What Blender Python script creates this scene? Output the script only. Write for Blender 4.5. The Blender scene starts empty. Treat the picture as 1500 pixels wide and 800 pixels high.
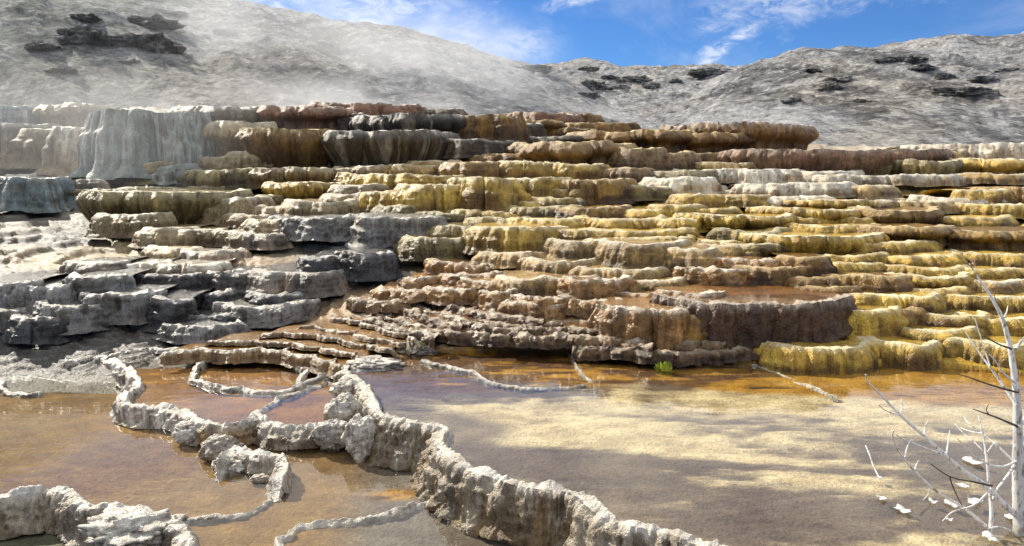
import bpy, bmesh, math, random
import numpy as np
from mathutils import Vector, Matrix, noise as mnoise

# ------------------------------------------------------------------ camera, sky, sun, exposure
C = bpy.context.scene.collection
SC = bpy.context.scene
F, CAMZ, PITCH = 1177.0, 2.5, math.radians(7.74)
cam_d = bpy.data.cameras.new('camera'); cam = bpy.data.objects.new('camera', cam_d); C.objects.link(cam)
cam_d.sensor_width = 36.0; cam_d.lens = 36.0 * F / 1500.0
cam_d.clip_start = 0.1; cam_d.clip_end = 6000
cam.location = (0, 0, CAMZ); cam.rotation_euler = (math.pi / 2 - PITCH, 0, 0)
SC.camera = cam
SC.view_settings.view_transform = 'Standard'; SC.view_settings.look = 'None'
SC.view_settings.gamma = 1.0; SC.view_settings.exposure = 0.56
SC.view_settings.use_curve_mapping = False
SC.cycles.volume_max_steps = 160
SC.cycles.max_bounces = 6; SC.cycles.diffuse_bounces = 2; SC.cycles.transparent_max_bounces = 10
SC.cycles.volume_bounces = 1

SUN_AZ, SUN_EL = math.radians(-50), math.radians(36)      # azimuth from +Y, negative = to the -X side
sun_dir = Vector((math.sin(SUN_AZ) * math.cos(SUN_EL), math.cos(SUN_AZ) * math.cos(SUN_EL), math.sin(SUN_EL)))
sun_d = bpy.data.lights.new('sun', 'SUN'); sun = bpy.data.objects.new('sun', sun_d); C.objects.link(sun)
sun_d.energy = 5.0; sun_d.angle = math.radians(0.5); sun_d.color = (1.0, 0.93, 0.80)
sun.location = sun_dir * 200
sun.rotation_euler = sun_dir.to_track_quat('Z', 'Y').to_euler()

W = bpy.data.worlds.new('World'); SC.world = W; W.use_nodes = True


class NT:
    """small helper around a node tree"""
    def __init__(self, tree):
        self.t = tree; tree.nodes.clear()

    def n(self, kind, props=None, **ins):
        nd = self.t.nodes.new(kind)
        for k, v in (props or {}).items():
            setattr(nd, k, v)
        for k, v in ins.items():
            key = int(k[1:]) if k[0] == 'i' and k[1:].isdigit() else k.replace('_', ' ')
            s = nd.inputs[key]
            if isinstance(v, bpy.types.NodeSocket):
                self.t.links.new(v, s)
            else:
                s.default_value = v
        return nd

    def math(self, op, a, b=0.0, c=0.0, clamp=False):
        nd = self.n('ShaderNodeMath', {'operation': op, 'use_clamp': clamp}, i0=a, i1=b, i2=c)
        return nd.outputs[0]

    def mix(self, f, a, b, blend='MIX'):
        nd = self.t.nodes.new('ShaderNodeMix'); nd.data_type = 'RGBA'; nd.blend_type = blend
        for i, v in ((0, f), (6, a), (7, b)):
            s = nd.inputs[i]
            if isinstance(v, bpy.types.NodeSocket):
                self.t.links.new(v, s)
            else:
                s.default_value = v if i == 0 else (*v[:3], 1)
        return nd.outputs[2]

    def ramp(self, v, lo, hi):
        nd = self.n('ShaderNodeMapRange', {'interpolation_type': 'SMOOTHSTEP'}, i0=v, i1=lo, i2=hi)
        return nd.outputs[0]

    def noise(self, vec, scale, detail=4.0, rough=0.55, dist=0.0):
        return self.n('ShaderNodeTexNoise', None, Vector=vec, Scale=scale, Detail=detail, Roughness=rough, Distortion=dist).outputs[0]

    def map(self, vec, scale=(1, 1, 1), loc=(0, 0, 0), rot=(0, 0, 0)):
        return self.n('ShaderNodeMapping', None, Vector=vec, Location=loc, Rotation=rot, Scale=scale).outputs[0]


w = NT(W.node_tree)
sky = w.n('ShaderNodeTexSky', {'sky_type': 'NISHITA', 'sun_disc': False, 'sun_elevation': SUN_EL,
                               'sun_rotation': SUN_AZ, 'altitude': 2000.0,
                               'air_density': 1.0, 'dust_density': 0.0, 'ozone_density': 4.0})
tc = w.n('ShaderNodeTexCoord')
sep = w.n('ShaderNodeSeparateXYZ', None, i0=tc.outputs['Generated'])
dx, dy, dz = sep.outputs[0], sep.outputs[1], sep.outputs[2]
zz = w.math('ADD', w.math('MAXIMUM', dz, 0.0), 0.10)
flat = w.n('ShaderNodeCombineXYZ', None, i0=w.math('DIVIDE', dx, zz), i1=w.math('DIVIDE', dy, zz), i2=0.0).outputs[0]
wisp = w.noise(w.map(flat, (0.55, 0.30, 1), (3.1, 1.7, 0), (0, 0, 0.5)), 1.25, 9.0, 0.62, 0.7)
veil = w.noise(w.map(flat, (0.35, 0.35, 1), (7.3, 0.4, 0)), 0.75, 5.0, 0.55, 0.3)
# thin cirrus everywhere, thicker high up where the pools mirror it
edge = w.math('ADD', dz, w.math('MULTIPLY', w.math('MINIMUM', w.math('MAXIMUM', dx, -0.55), 0.1), 0.24))
hi = w.ramp(w.math('ADD', edge, w.math('MULTIPLY', w.math('SUBTRACT', veil, 0.5), 0.06)), 0.255, 0.285)
cov = w.math('MULTIPLY', w.ramp(wisp, 0.47, 0.78), w.ramp(veil, 0.36, 0.62))
cov = w.math('ADD', w.math('MULTIPLY', cov, 0.36), w.math('MULTIPLY', hi, w.ramp(wisp, 0.31, 0.52)), clamp=True)


def streak(azm0, el0, azm1, el1, wid, amp, seed):
    """a cirrus streak between two sky directions (degrees), frayed by noise"""
    az = w.math('ARCTAN2', dx, dy)
    el = w.math('ARCSINE', dz)
    a0, e0, a1, e1 = [math.radians(v) for v in (azm0, el0, azm1, el1)]
    L = math.hypot(a1 - a0, e1 - e0); ux, uy = (a1 - a0) / L, (e1 - e0) / L
    da, de = w.math('SUBTRACT', az, a0), w.math('SUBTRACT', el, e0)
    t = w.math('DIVIDE', w.math('ADD', w.math('MULTIPLY', da, ux), w.math('MULTIPLY', de, uy)), L)
    d = w.math('SUBTRACT', w.math('MULTIPLY', de, ux), w.math('MULTIPLY', da, uy))
    fr = w.noise(w.map(tc.outputs['Generated'], (1, 1, 1.6), (seed, seed * 2, 0)), 9.0, 7.0, 0.65, 0.6)
    d = w.math('ADD', d, w.math('MULTIPLY', w.math('SUBTRACT', fr, 0.5), math.radians(wid) * 3.4))
    band = w.ramp(w.math('ABSOLUTE', d), math.radians(wid), 0.0)
    ends = w.math('MULTIPLY', w.ramp(t, -0.12, 0.22), w.ramp(t, 1.12, 0.7))
    fr2 = w.ramp(w.noise(w.map(tc.outputs['Generated'], (1, 1, 2.5), (seed * 3, 1, seed)), 26.0, 8.0, 0.7, 1.0), 0.33, 0.66)
    return w.math('MULTIPLY', w.math('MULTIPLY', band, ends), w.math('MULTIPLY', fr2, amp))


for args in ((2.0, 10.5, 10.5, 12.6, 0.8, 0.6, 1.3), (12.2, 6.4, 17.2, 9.4, 0.75, 0.65, 4.1), (12.6, 9.6, 30.0, 12.2, 2.2, 0.45, 2.2),
             (12.2, 8.4, 17.5, 12.0, 0.9, 0.38, 6.6), (-19.0, 10.2, -3.0, 11.5, 2.6, 0.6, 5.2), (-9.0, 7.6, 3.5, 8.2, 2.2, 0.45, 8.7)):
    cov = w.math('MAXIMUM', cov, streak(*args))
hue = w.mix(1.0, sky.outputs[0], (0.66, 1.06, 1.55), 'MULTIPLY')
col = w.mix(cov, hue, (14.5, 14.8, 15.3))
bg = w.n('ShaderNodeBackground', None, Color=col, Strength=0.052)
out = w.n('ShaderNodeOutputWorld', None, Surface=bg.outputs[0])


# ------------------------------------------------------------------ projection helpers (pixel of the photograph -> point of the place)
CP, SP = math.cos(PITCH), math.sin(PITCH)


def ray(px, py):
    a = (np.asarray(px, float) - 750.0) / F; b = (400.0 - np.asarray(py, float)) / F
    return a, CP + b * SP, b * CP - SP


def at_depth(px, py, D):
    a, b, c = ray(px, py); t = D / b
    return a * t, D + 0 * t, CAMZ + c * t


def at_plane(px, py, z):
    a, b, c = ray(px, py); t = (z - CAMZ) / c
    return a * t, b * t, z + 0 * t


def px_of(X, Y, Z):
    h = Z - CAMZ
    fwd = Y * CP - h * SP; up = Y * SP + h * CP
    return 750 + F * X / fwd, 400 - F * up / fwd


# ------------------------------------------------------------------ numpy noise
def _hash(ix, iy, iz, seed):
    h = (ix * 374761393 + iy * 668265263 + iz * 2147483647 + seed * 974634777) & 0xffffffff
    h = ((h ^ (h >> 13)) * 1274126177) & 0xffffffff
    h = ((h ^ (h >> 16)) * 2246822519) & 0xffffffff
    return ((h ^ (h >> 15)) & 0xffffff) / float(0xffffff)


def vnoise(x, y, z=None, seed=0):
    x = np.asarray(x, float); y = np.asarray(y, float)
    ix = np.floor(x).astype(np.int64); iy = np.floor(y).astype(np.int64)
    fx, fy = x - ix, y - iy
    fx = fx * fx * fx * (fx * (fx * 6 - 15) + 10); fy = fy * fy * fy * (fy * (fy * 6 - 15) + 10)
    if z is None:
        v = lambda i, j: _hash(ix + i, iy + j, 0, seed)
        return ((v(0, 0) * (1 - fx) + v(1, 0) * fx) * (1 - fy) + (v(0, 1) * (1 - fx) + v(1, 1) * fx) * fy) * 2 - 1
    z = np.asarray(z, float)
    iz = np.floor(z).astype(np.int64); fz = z - iz; fz = fz * fz * (3 - 2 * fz)
    v = lambda i, j, k: _hash(ix + i, iy + j, iz + k, seed)
    a = (v(0, 0, 0) * (1 - fx) + v(1, 0, 0) * fx) * (1 - fy) + (v(0, 1, 0) * (1 - fx) + v(1, 1, 0) * fx) * fy
    b = (v(0, 0, 1) * (1 - fx) + v(1, 0, 1) * fx) * (1 - fy) + (v(0, 1, 1) * (1 - fx) + v(1, 1, 1) * fx) * fy
    return (a * (1 - fz) + b * fz) * 2 - 1


def fbm(x, y, z=None, oct=4, seed=0, gain=0.5, lac=2.03):
    s = 0.0; a = 1.0; n = 0.0; f = 1.0
    for o in range(oct):
        s = s + a * vnoise(x * f + 17.3 * o, y * f - 9.1 * o, None if z is None else z * f + 5.7 * o, seed + o)
        n += a; a *= gain; f *= lac
    return s / n


def sstep(a, b, x):
    t = np.clip((x - a) / (b - a), 0, 1); return t * t * (3 - 2 * t)


def cells(s, mean, rng, jitter=0.55):
    """convex columns of uneven width along s: height 0 at the creases, 1 on the crown; also the random value of each column"""
    L = float(s[-1]) + mean
    knots = [-rng.random() * mean]
    while knots[-1] < L:
        knots.append(knots[-1] + mean * (1 - jitter + 2 * jitter * rng.random()))
    k = np.array(knots); i = np.clip(np.searchsorted(k, s, side='right') - 1, 0, len(k) - 2)
    t = (s - k[i]) / (k[i + 1] - k[i])
    rv = np.array([rng.random() for _ in knots])
    return np.sqrt(np.clip(1 - (2 * t - 1) ** 2, 0, 1)), rv[i]


# ------------------------------------------------------------------ meshes
def grid_faces(nu, nv, off=0, wrap=False):
    i, j = np.meshgrid(np.arange(nu - 1), np.arange(nv - 1), indexing='ij')
    a = (i * nv + j).ravel()
    return np.stack([a, a + nv, a + nv + 1, a + 1], 1) + off


def mesh_obj(name, V, Fq, mat, col=None, attrs=None, parent=None, smooth=True):
    V = np.ascontiguousarray(V, np.float32); Fq = np.ascontiguousarray(Fq, np.int32)
    me = bpy.data.meshes.new(name)
    me.vertices.add(len(V)); me.vertices.foreach_set('co', V.ravel())
    k = Fq.shape[1]
    me.loops.add(Fq.size); me.loops.foreach_set('vertex_index', Fq.ravel())
    me.polygons.add(len(Fq)); me.polygons.foreach_set('loop_start', np.arange(len(Fq), dtype=np.int32) * k)
    if smooth:
        me.polygons.foreach_set('use_smooth', np.ones(len(Fq), bool))
    me.update(calc_edges=True)
    if col is not None:
        ca = me.attributes.new('Col', 'FLOAT_COLOR', 'POINT')
        c4 = np.ones((len(V), 4), np.float32); c4[:, :3] = np.clip(col, 0.004, 0.95)
        ca.data.foreach_set('color', c4.ravel())
    for an, av in (attrs or {}).items():
        fa = me.attributes.new(an, 'FLOAT', 'POINT'); fa.data.foreach_set('value', np.ascontiguousarray(av, np.float32))
    me.materials.append(mat)
    o = bpy.data.objects.new(name, me); C.objects.link(o)
    if parent is not None:
        o.parent = parent
    return o


def empty(name, loc=(0, 0, 0)):
    o = bpy.data.objects.new(name, None); C.objects.link(o); o.location = loc; o.empty_display_size = 0.2
    return o


def tag(o, label=None, cat=None, group=None, kind=None):
    for k, v in (('label', label), ('category', cat), ('group', group), ('kind', kind)):
        if v:
            o[k] = v
    return o


# ------------------------------------------------------------------ materials
def material(name):
    m = bpy.data.materials.new(name); m.use_nodes = True
    return m, NT(m.node_tree)


def travertine(name, fine=1.0, bump=0.5, rough=0.55, glint=0.25, streaks=True):
    m, t = material(name)
    at = t.n('ShaderNodeAttribute', {'attribute_name': 'Col'})
    wet = t.n('ShaderNodeAttribute', {'attribute_name': 'wet'}).outputs['Fac']
    P = t.n('ShaderNodeNewGeometry').outputs['Position']
    n1 = t.noise(P, 3.0 * fine, 6, 0.6); n2 = t.noise(P, 22.0 * fine, 5, 0.65); n3 = t.noise(P, 90.0 * fine, 3, 0.6)
    c = t.mix(t.ramp(n1, 0.3, 0.7), t.mix(1, at.outputs['Color'], (0.72, 0.66, 0.58), 'MULTIPLY'), t.mix(1, at.outputs['Color'], (1.16, 1.16, 1.14), 'MULTIPLY'))
    c = t.mix(t.ramp(n2, 0.52, 0.75), c, t.mix(1, c, (0.6, 0.55, 0.48), 'MULTIPLY'))
    c = t.mix(t.math('MULTIPLY', t.ramp(n2, 0.47, 0.30), 0.6), c, t.mix(1, c, (1.55, 1.55, 1.6), 'MULTIPLY'))
    c = t.mix(t.ramp(n3, 0.54, 0.70), c, t.mix(1, c, (0.55, 0.52, 0.48), 'MULTIPLY'))
    if streaks:
        st = t.noise(t.map(P, (1, 1, 0.10)), 9.0 * fine, 5, 0.7)
        up = t.n('ShaderNodeSeparateXYZ', None, i0=t.n('ShaderNodeNewGeometry').outputs['Normal']).outputs[2]
        side = t.ramp(t.math('ABSOLUTE', up), 0.8, 0.35)
        c = t.mix(t.math('MULTIPLY', t.math('MULTIPLY', t.ramp(st, 0.50, 0.60), 0.75), side), c, t.mix(1, c, (0.40, 0.32, 0.24), 'MULTIPLY'))
        c = t.mix(t.math('MULTIPLY', t.math('MULTIPLY', t.ramp(st, 0.46, 0.36), 0.7), side), c, t.mix(1, c, (1.7, 1.65, 1.6), 'MULTIPLY'))
        st2 = t.noise(t.map(P, (1, 1, 0.12), (4, 2, 0)), 2.6 * fine, 4, 0.6)
        c = t.mix(t.math('MULTIPLY', t.math('MULTIPLY', t.ramp(st2, 0.52, 0.64), 0.6), side), c, t.mix(1, c, (0.45, 0.38, 0.30), 'MULTIPLY'))
    h = t.math('ADD', t.math('MULTIPLY', n2, 0.7), t.math('MULTIPLY', n3, 0.3))
    vor = t.n('ShaderNodeTexVoronoi', None, Vector=P, Scale=34.0 * fine).outputs['Distance']
    h = t.math('ADD', h, t.math('MULTIPLY', vor, -0.35))
    bp = t.n('ShaderNodeBump', None, Strength=bump, Distance=0.035 / fine, Height=h)
    r = t.math('SUBTRACT', t.math('ADD', rough, t.math('MULTIPLY', t.math('SUBTRACT', n2, 0.5), 0.5)), t.math('MULTIPLY', wet, 0.45))
    r = t.math('MAXIMUM', r, 0.07)
    p = t.n('ShaderNodeBsdfPrincipled', None, Base_Color=c, Roughness=r, Normal=bp.outputs[0])
    p.inputs['Specular IOR Level'].default_value = glint
    t.n('ShaderNodeOutputMaterial', None, Surface=p.outputs[0])
    return m


M_TRAV = travertine('travertine', 1.0, 0.95, 0.48, 0.4)
M_NEAR = travertine('near_crust', 1.7, 1.0, 0.5, 0.45)
M_BED = travertine('terrain', 1.0, 0.6, 0.55, 0.35, streaks=False)


def hill_mat():
    m, t = material('hill_rubble')
    at = t.n('ShaderNodeAttribute', {'attribute_name': 'Col'}).outputs['Color']
    P = t.n('ShaderNodeNewGeometry').outputs['Position']
    big = t.noise(t.map(P, (1, 0.6, 1.3), (0, 0, 0), (0, 0.7, 0)), 0.15, 10, 0.7, 0.5)
    mid = t.noise(t.map(P, (1, 0.8, 1.5), (5, 0, 0), (0, 0.8, 0)), 0.9, 9, 0.74, 0.5)
    fine = t.noise(P, 3.2, 5, 0.7)
    c = t.mix(t.math('MULTIPLY', t.ramp(big, 0.50, 0.62), 0.8), at, (0.54, 0.54, 0.55))
    c = t.mix(t.math('MULTIPLY', t.ramp(big, 0.42, 0.31), 0.8), c, (0.085, 0.085, 0.088))
    c = t.mix(t.math('MULTIPLY', t.ramp(mid, 0.53, 0.59), 0.65), c, (0.66, 0.65, 0.64))
    c = t.mix(t.math('MULTIPLY', t.ramp(mid, 0.47, 0.40), 0.75), c, t.mix(1, c, (0.24, 0.24, 0.25), 'MULTIPLY'))
    c = t.mix(t.ramp(fine, 0.35, 0.65), t.mix(1, c, (0.72, 0.72, 0.72), 'MULTIPLY'), t.mix(1, c, (1.25, 1.24, 1.22), 'MULTIPLY'))
    warm = t.noise(P, 0.06, 4, 0.6)
    c = t.mix(t.math('MULTIPLY', t.ramp(warm, 0.50, 0.64), 0.55), c, t.mix(1, c, (1.10, 1.0, 0.84), 'MULTIPLY'))
    h = t.math('ADD', t.math('MULTIPLY', mid, 1.0), t.math('MULTIPLY', fine, 0.22))
    bp = t.n('ShaderNodeBump', None, Strength=1.0, Distance=1.1, Height=h)
    p = t.n('ShaderNodeBsdfPrincipled', None, Base_Color=c, Roughness=0.9, Normal=bp.outputs[0])
    p.inputs['Specular IOR Level'].default_value = 0.15
    t.n('ShaderNodeOutputMaterial', None, Surface=p.outputs[0])
    return m


M_HILL = hill_mat()


def water_mat():
    m, t = material('pool_water')
    P = t.n('ShaderNodeNewGeometry').outputs['Position']
    a = t.noise(t.map(P, (1.0, 2.2, 1)), 2.6, 3, 0.5, 0.4); b = t.noise(t.map(P, (1, 1.6, 1)), 14.0, 2, 0.5)
    h = t.math('ADD', a, t.math('MULTIPLY', b, 0.10))
    bp = t.n('ShaderNodeBump', None, Strength=0.05, Distance=0.05, Height=h)
    inc = t.n('ShaderNodeNewGeometry').outputs['Incoming']
    cs = t.math('ABSOLUTE', t.n('ShaderNodeVectorMath', {'operation': 'DOT_PRODUCT'}, i0=inc, i1=bp.outputs[0]).outputs['Value'])
    fr = t.math('ADD', 0.02, t.math('MULTIPLY', t.math('POWER', t.math('SUBTRACT', 1.0, cs, clamp=True), 5.0), 0.98))
    tr = t.n('ShaderNodeBsdfTransparent', None, Color=(0.93, 0.93, 0.90, 1))
    gl = t.n('ShaderNodeBsdfGlossy', None, Color=(1, 1, 1, 1), Roughness=0.03, Normal=bp.outputs[0])
    mx = t.n('ShaderNodeMixShader', None, i0=fr, i1=tr.outputs[0], i2=gl.outputs[0])
    t.n('ShaderNodeOutputMaterial', None, Surface=mx.outputs[0])
    return m


M_WATER = water_mat()

# ------------------------------------------------------------------ the lie of the land
# depth of the ground (metres from the lookout) seen at each image row, for a fan of directions
COLS = {
    -300: [(560, 10.1), (500, 11.3), (440, 12.4), (400, 13.0), (380, 14.6), (340, 17.5), (300, 20.3), (260, 23.5), (240, 24.3), (200, 25.4), (160, 27), (148, 31)],
    0:    [(560, 10.1), (500, 11.3), (440, 12.4), (400, 13.0), (380, 14.6), (340, 17.5), (300, 20.3), (260, 23.5), (240, 24.3), (200, 25.4), (165, 27), (156, 31)],
    300:  [(560, 9.9), (530, 10.55), (500, 11.5), (460, 12.8), (430, 13.4), (400, 14.0), (380, 15.0), (340, 17.0), (300, 19.6), (260, 22.8), (240, 23.6), (200, 25), (170, 27), (158, 31)],
    600:  [(560, 9.3), (520, 10.2), (480, 11.4), (440, 12.5), (400, 13.6), (350, 15.4), (300, 18.0), (270, 20.6), (245, 22.6), (200, 25.5), (175, 28), (166, 32)],
    900:  [(560, 9.15), (530, 9.8), (500, 10.4), (450, 11.4), (400, 12.6), (350, 14.4), (300, 17.4), (270, 20.4), (245, 23), (220, 25.5), (200, 27.5), (186, 31)],
    1200: [(560, 9.15), (535, 9.7), (505, 10.3), (450, 11.3), (400, 12.5), (350, 14.3), (300, 17.4), (265, 21.2), (245, 23.8), (228, 27), (212, 31)],
    1500: [(560, 9.15), (530, 9.8), (480, 10.8), (440, 11.6), (400, 12.6), (350, 14.5), (300, 17.6), (265, 21.4), (245, 24.5), (228, 27.5), (216, 31)],
    1800: [(560, 9.15), (530, 9.8), (480, 10.8), (440, 11.6), (400, 12.6), (350, 14.5), (300, 17.6), (265, 21.4), (245, 24.5), (228, 27.5), (214, 31)],
}
KX = np.array(sorted(COLS))
DG = np.concatenate([np.arange(8.5, 32.01, 0.05)])


def _col(k):
    a = COLS[k]; ys = np.array([p[0] for p in a], float); ds = np.array([p[1] for p in a], float)
    return np.interp(DG, ds, ys)


YG = np.stack([_col(k) for k in KX])            # image row for (direction, depth)
for _ in range(3):
    YG[:, 4:-4] = np.stack([np.convolve(r, np.ones(9) / 9, 'same') for r in YG])[:, 4:-4]


def row_at(x, D):
    x = np.clip(np.asarray(x, float), KX[0], KX[-1] - 1e-3); D = np.clip(np.asarray(D, float), DG[0], DG[-1] - 1e-3)
    i = np.clip(np.searchsorted(KX, x, side='right') - 1, 0, len(KX) - 2)
    u = (x - KX[i]) / (KX[i + 1] - KX[i]); u = u * u * (3 - 2 * u)
    fj = (D - DG[0]) / 0.05; j = np.clip(fj.astype(int), 0, len(DG) - 2); v = fj - j
    f = lambda a, b: YG[a, b]
    return (f(i, j) * (1 - v) + f(i, j + 1) * v) * (1 - u) + (f(i + 1, j) * (1 - v) + f(i + 1, j + 1) * v) * u


def depth_at(x, y):
    """inverse: depth of the slope seen at pixel x, y"""
    r = row_at(np.full(len(DG), float(x)), DG)
    return float(np.interp(-y, -r, DG))


def macro(X, Y):
    """smooth height of the slope"""
    xs = 750 + F * (X / np.maximum(Y, 1.0)) / (CP)      # direction of the column
    Dc = np.clip(Y, 9.2, 31.9)
    ys = row_at(xs, Dc)
    a, b, c = ray(750.0, ys)
    z = CAMZ + c / b * Dc
    return np.where(Y < 9.2, np.minimum(z, 0.0), z)


# ------------------------------------------------------------------ pools of the foreground: levels and outlines (pixels on their own water plane)
Z_R, Z_L, Z_M, Z_B = 0.0, -0.35, -0.19, -0.62
RIM_R = [(505, 545), (522, 556), (540, 575), (548, 592), (556, 610), (598, 620), (640, 624), (656, 630), (641, 648), (658, 664), (679, 684), (722, 701), (769, 715),
         (843, 719), (866, 738), (882, 757), (932, 773), (1002, 785), (1033, 796), (1080, 812), (1150, 840), (1250, 880)]
RIM_M = [(96, 530), (122, 528), (150, 523), (172, 531), (186, 541), (204, 556), (203, 569), (184, 580), (181, 592), (206, 597), (245, 598), (276, 606), (288, 618), (306, 625)]
RIM_M2 = [(376, 606), (384, 618), (402, 627), (425, 630), (468, 628), (500, 620)]
RIM_B = [(-120, 742), (-40, 732), (0, 727), (50, 722), (92, 718), (112, 729), (122, 744), (165, 741), (205, 750), (240, 761), (262, 768), (275, 790), (270, 830)]


def to_plane(pts, z):
    p = np.array(pts, float); X, Y, _ = at_plane(p[:, 0], p[:, 1], z)
    return np.stack([X, Y], 1)


def smooth_poly(P, it=2):
    P = np.asarray(P, float)
    for _ in range(it):
        Q = [P[0]]
        for a, b in zip(P[:-1], P[1:]):
            Q += [a * 0.75 + b * 0.25, a * 0.25 + b * 0.75]
        Q.append(P[-1]); P = np.array(Q)
    return P


def inside(X, Y, poly):
    r = np.zeros(X.shape, bool); n = len(poly)
    x0, x1 = poly[:, 0].min(), poly[:, 0].max(); y0, y1 = poly[:, 1].min(), poly[:, 1].max()
    m = (X >= x0) & (X <= x1) & (Y >= y0) & (Y <= y1)
    xs, ys = X[m], Y[m]; rr = np.zeros(xs.shape, bool)
    for i in range(n):
        a, b = poly[i], poly[(i + 1) % n]
        if a[1] == b[1]:
            continue
        c = ((a[1] > ys) != (b[1] > ys)) & (xs < (b[0] - a[0]) * (ys - a[1]) / (b[1] - a[1]) + a[0])
        rr ^= c
    r[m] = rr
    return r


P_R = np.vstack([smooth_poly(to_plane(RIM_R, Z_R)), to_plane([(1700, 880), (1850, 700), (1800, 560), (1640, 548), (1500, 545), (1350, 532), (1200, 534), (1120, 536), (1060, 532), (960, 526),
                                                                  (840, 516), (720, 512), (640, 508), (600, 520), (540, 535)], Z_R)])
P_M = np.vstack([smooth_poly(to_plane(RIM_M, Z_M)), to_plane([(337, 627), (377, 618), (385, 620), (402, 629), (425, 632), (468, 630), (500, 622), (510, 580), (505, 548), (470, 512), (380, 500), (250, 506), (150, 515)], Z_M)])
P_B = np.vstack([smooth_poly(to_plane(RIM_B, Z_L)), np.array([(-1.0, 4.0), (-1.5, 2.2), (-7, 2.2), (-7, 5.2)])])


# ------------------------------------------------------------------ colours of the mats, as they lie on the ground
def srgb(r, g, b):
    f = lambda v: ((v / 255 + 0.055) / 1.055) ** 2.4 if v > 10 else v / 255 / 12.92
    return np.array([f(r), f(g), f(b)])


PAL = {'Y': (0.50, 0.33, 0.048), 'O': (0.21, 0.11, 0.02), 'B': (0.36, 0.28, 0.15), 'G': (0.21, 0.205, 0.19), 'W': (0.66, 0.60, 0.48), 'D': (0.028, 0.022, 0.014),
       'T': (0.20, 0.25, 0.25), 'R': (0.28, 0.14, 0.075), 'L': (0.23, 0.175, 0.06), 'K': (0.05, 0.05, 0.052), 'N': (0.29, 0.185, 0.09), 'P': (0.17, 0.15, 0.12), 'S': (0.075, 0.07, 0.063)}  # S darkens the chalky flats, partly as painted shade under the overhang
PAL = {k: np.array(v) for k, v in PAL.items()}
ZONES = [(40, 300, 'S'), (150, 300, 'P'), (60, 200, 'T'), (200, 200, 'T'), (330, 200, 'B'), (450, 180, 'R'), (560, 200, 'D'), (700, 190, 'O'), (850, 200, 'O'), (1000, 210, 'O'),
         (1150, 235, 'N'), (1300, 240, 'B'), (1450, 230, 'W'), (250, 270, 'B'), (400, 280, 'L'), (500, 300, 'B'), (620, 290, 'Y'), (750, 290, 'Y'), (900, 290, 'Y'), (1050, 265, 'W'),
         (1200, 275, 'W'), (1400, 280, 'Y'), (100, 340, 'S'), (250, 345, 'B'), (400, 340, 'B'), (520, 340, 'G'), (620, 360, 'L'), (750, 350, 'Y'), (900, 340, 'Y'), (1050, 330, 'Y'),
         (1200, 340, 'Y'), (1350, 350, 'Y'), (1480, 350, 'Y'), (50, 400, 'S'), (200, 385, 'B'), (330, 395, 'N'), (450, 400, 'K'), (540, 390, 'K'), (620, 420, 'N'), (720, 400, 'N'), (850, 390, 'B'),
         (1000, 400, 'Y'), (1150, 400, 'O'), (1300, 400, 'Y'), (1450, 410, 'Y'), (50, 470, 'G'), (180, 450, 'K'), (300, 450, 'K'), (400, 460, 'G'), (500, 450, 'N'), (600, 480, 'N'), (720, 450, 'N'),
         (850, 450, 'N'), (950, 480, 'O'), (1100, 470, 'O'), (1200, 440, 'O'), (1300, 470, 'Y'), (1450, 480, 'Y'), (40, 510, 'S'), (150, 505, 'S'), (250, 495, 'S'), (400, 500, 'O'), (500, 490, 'O'),
         (1200, 520, 'Y'), (1400, 520, 'Y'), (700, 520, 'O'), (950, 530, 'O')]
ZP = []
for zx, zy, zk in ZONES:
    d_ = depth_at(zx, zy); X_, Y_, Z_ = at_depth(zx, zy, d_); ZP.append((float(X_), float(Y_), PAL[zk]))


def zone_colour(X, Y):
    X = np.asarray(X, float); Y = np.asarray(Y, float)
    wx = X + 0.35 * fbm(X * 0.9, Y * 0.9, oct=3, seed=31) * Y / 12; wy = Y + 0.35 * fbm(X * 0.9, Y * 0.9, oct=3, seed=57) * Y / 12
    acc = np.zeros(X.shape + (3,)); ws = np.zeros(X.shape)
    for zx, zy, zc in ZP:
        wgt = 1.0 / (((wx - zx) ** 2 * 0.8 + (wy - zy) ** 2 * 1.6) / (0.04 * zy * zy) + 0.01) ** 1.8
        acc += wgt[..., None] * zc; ws += wgt
    return acc / ws[..., None]


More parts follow.
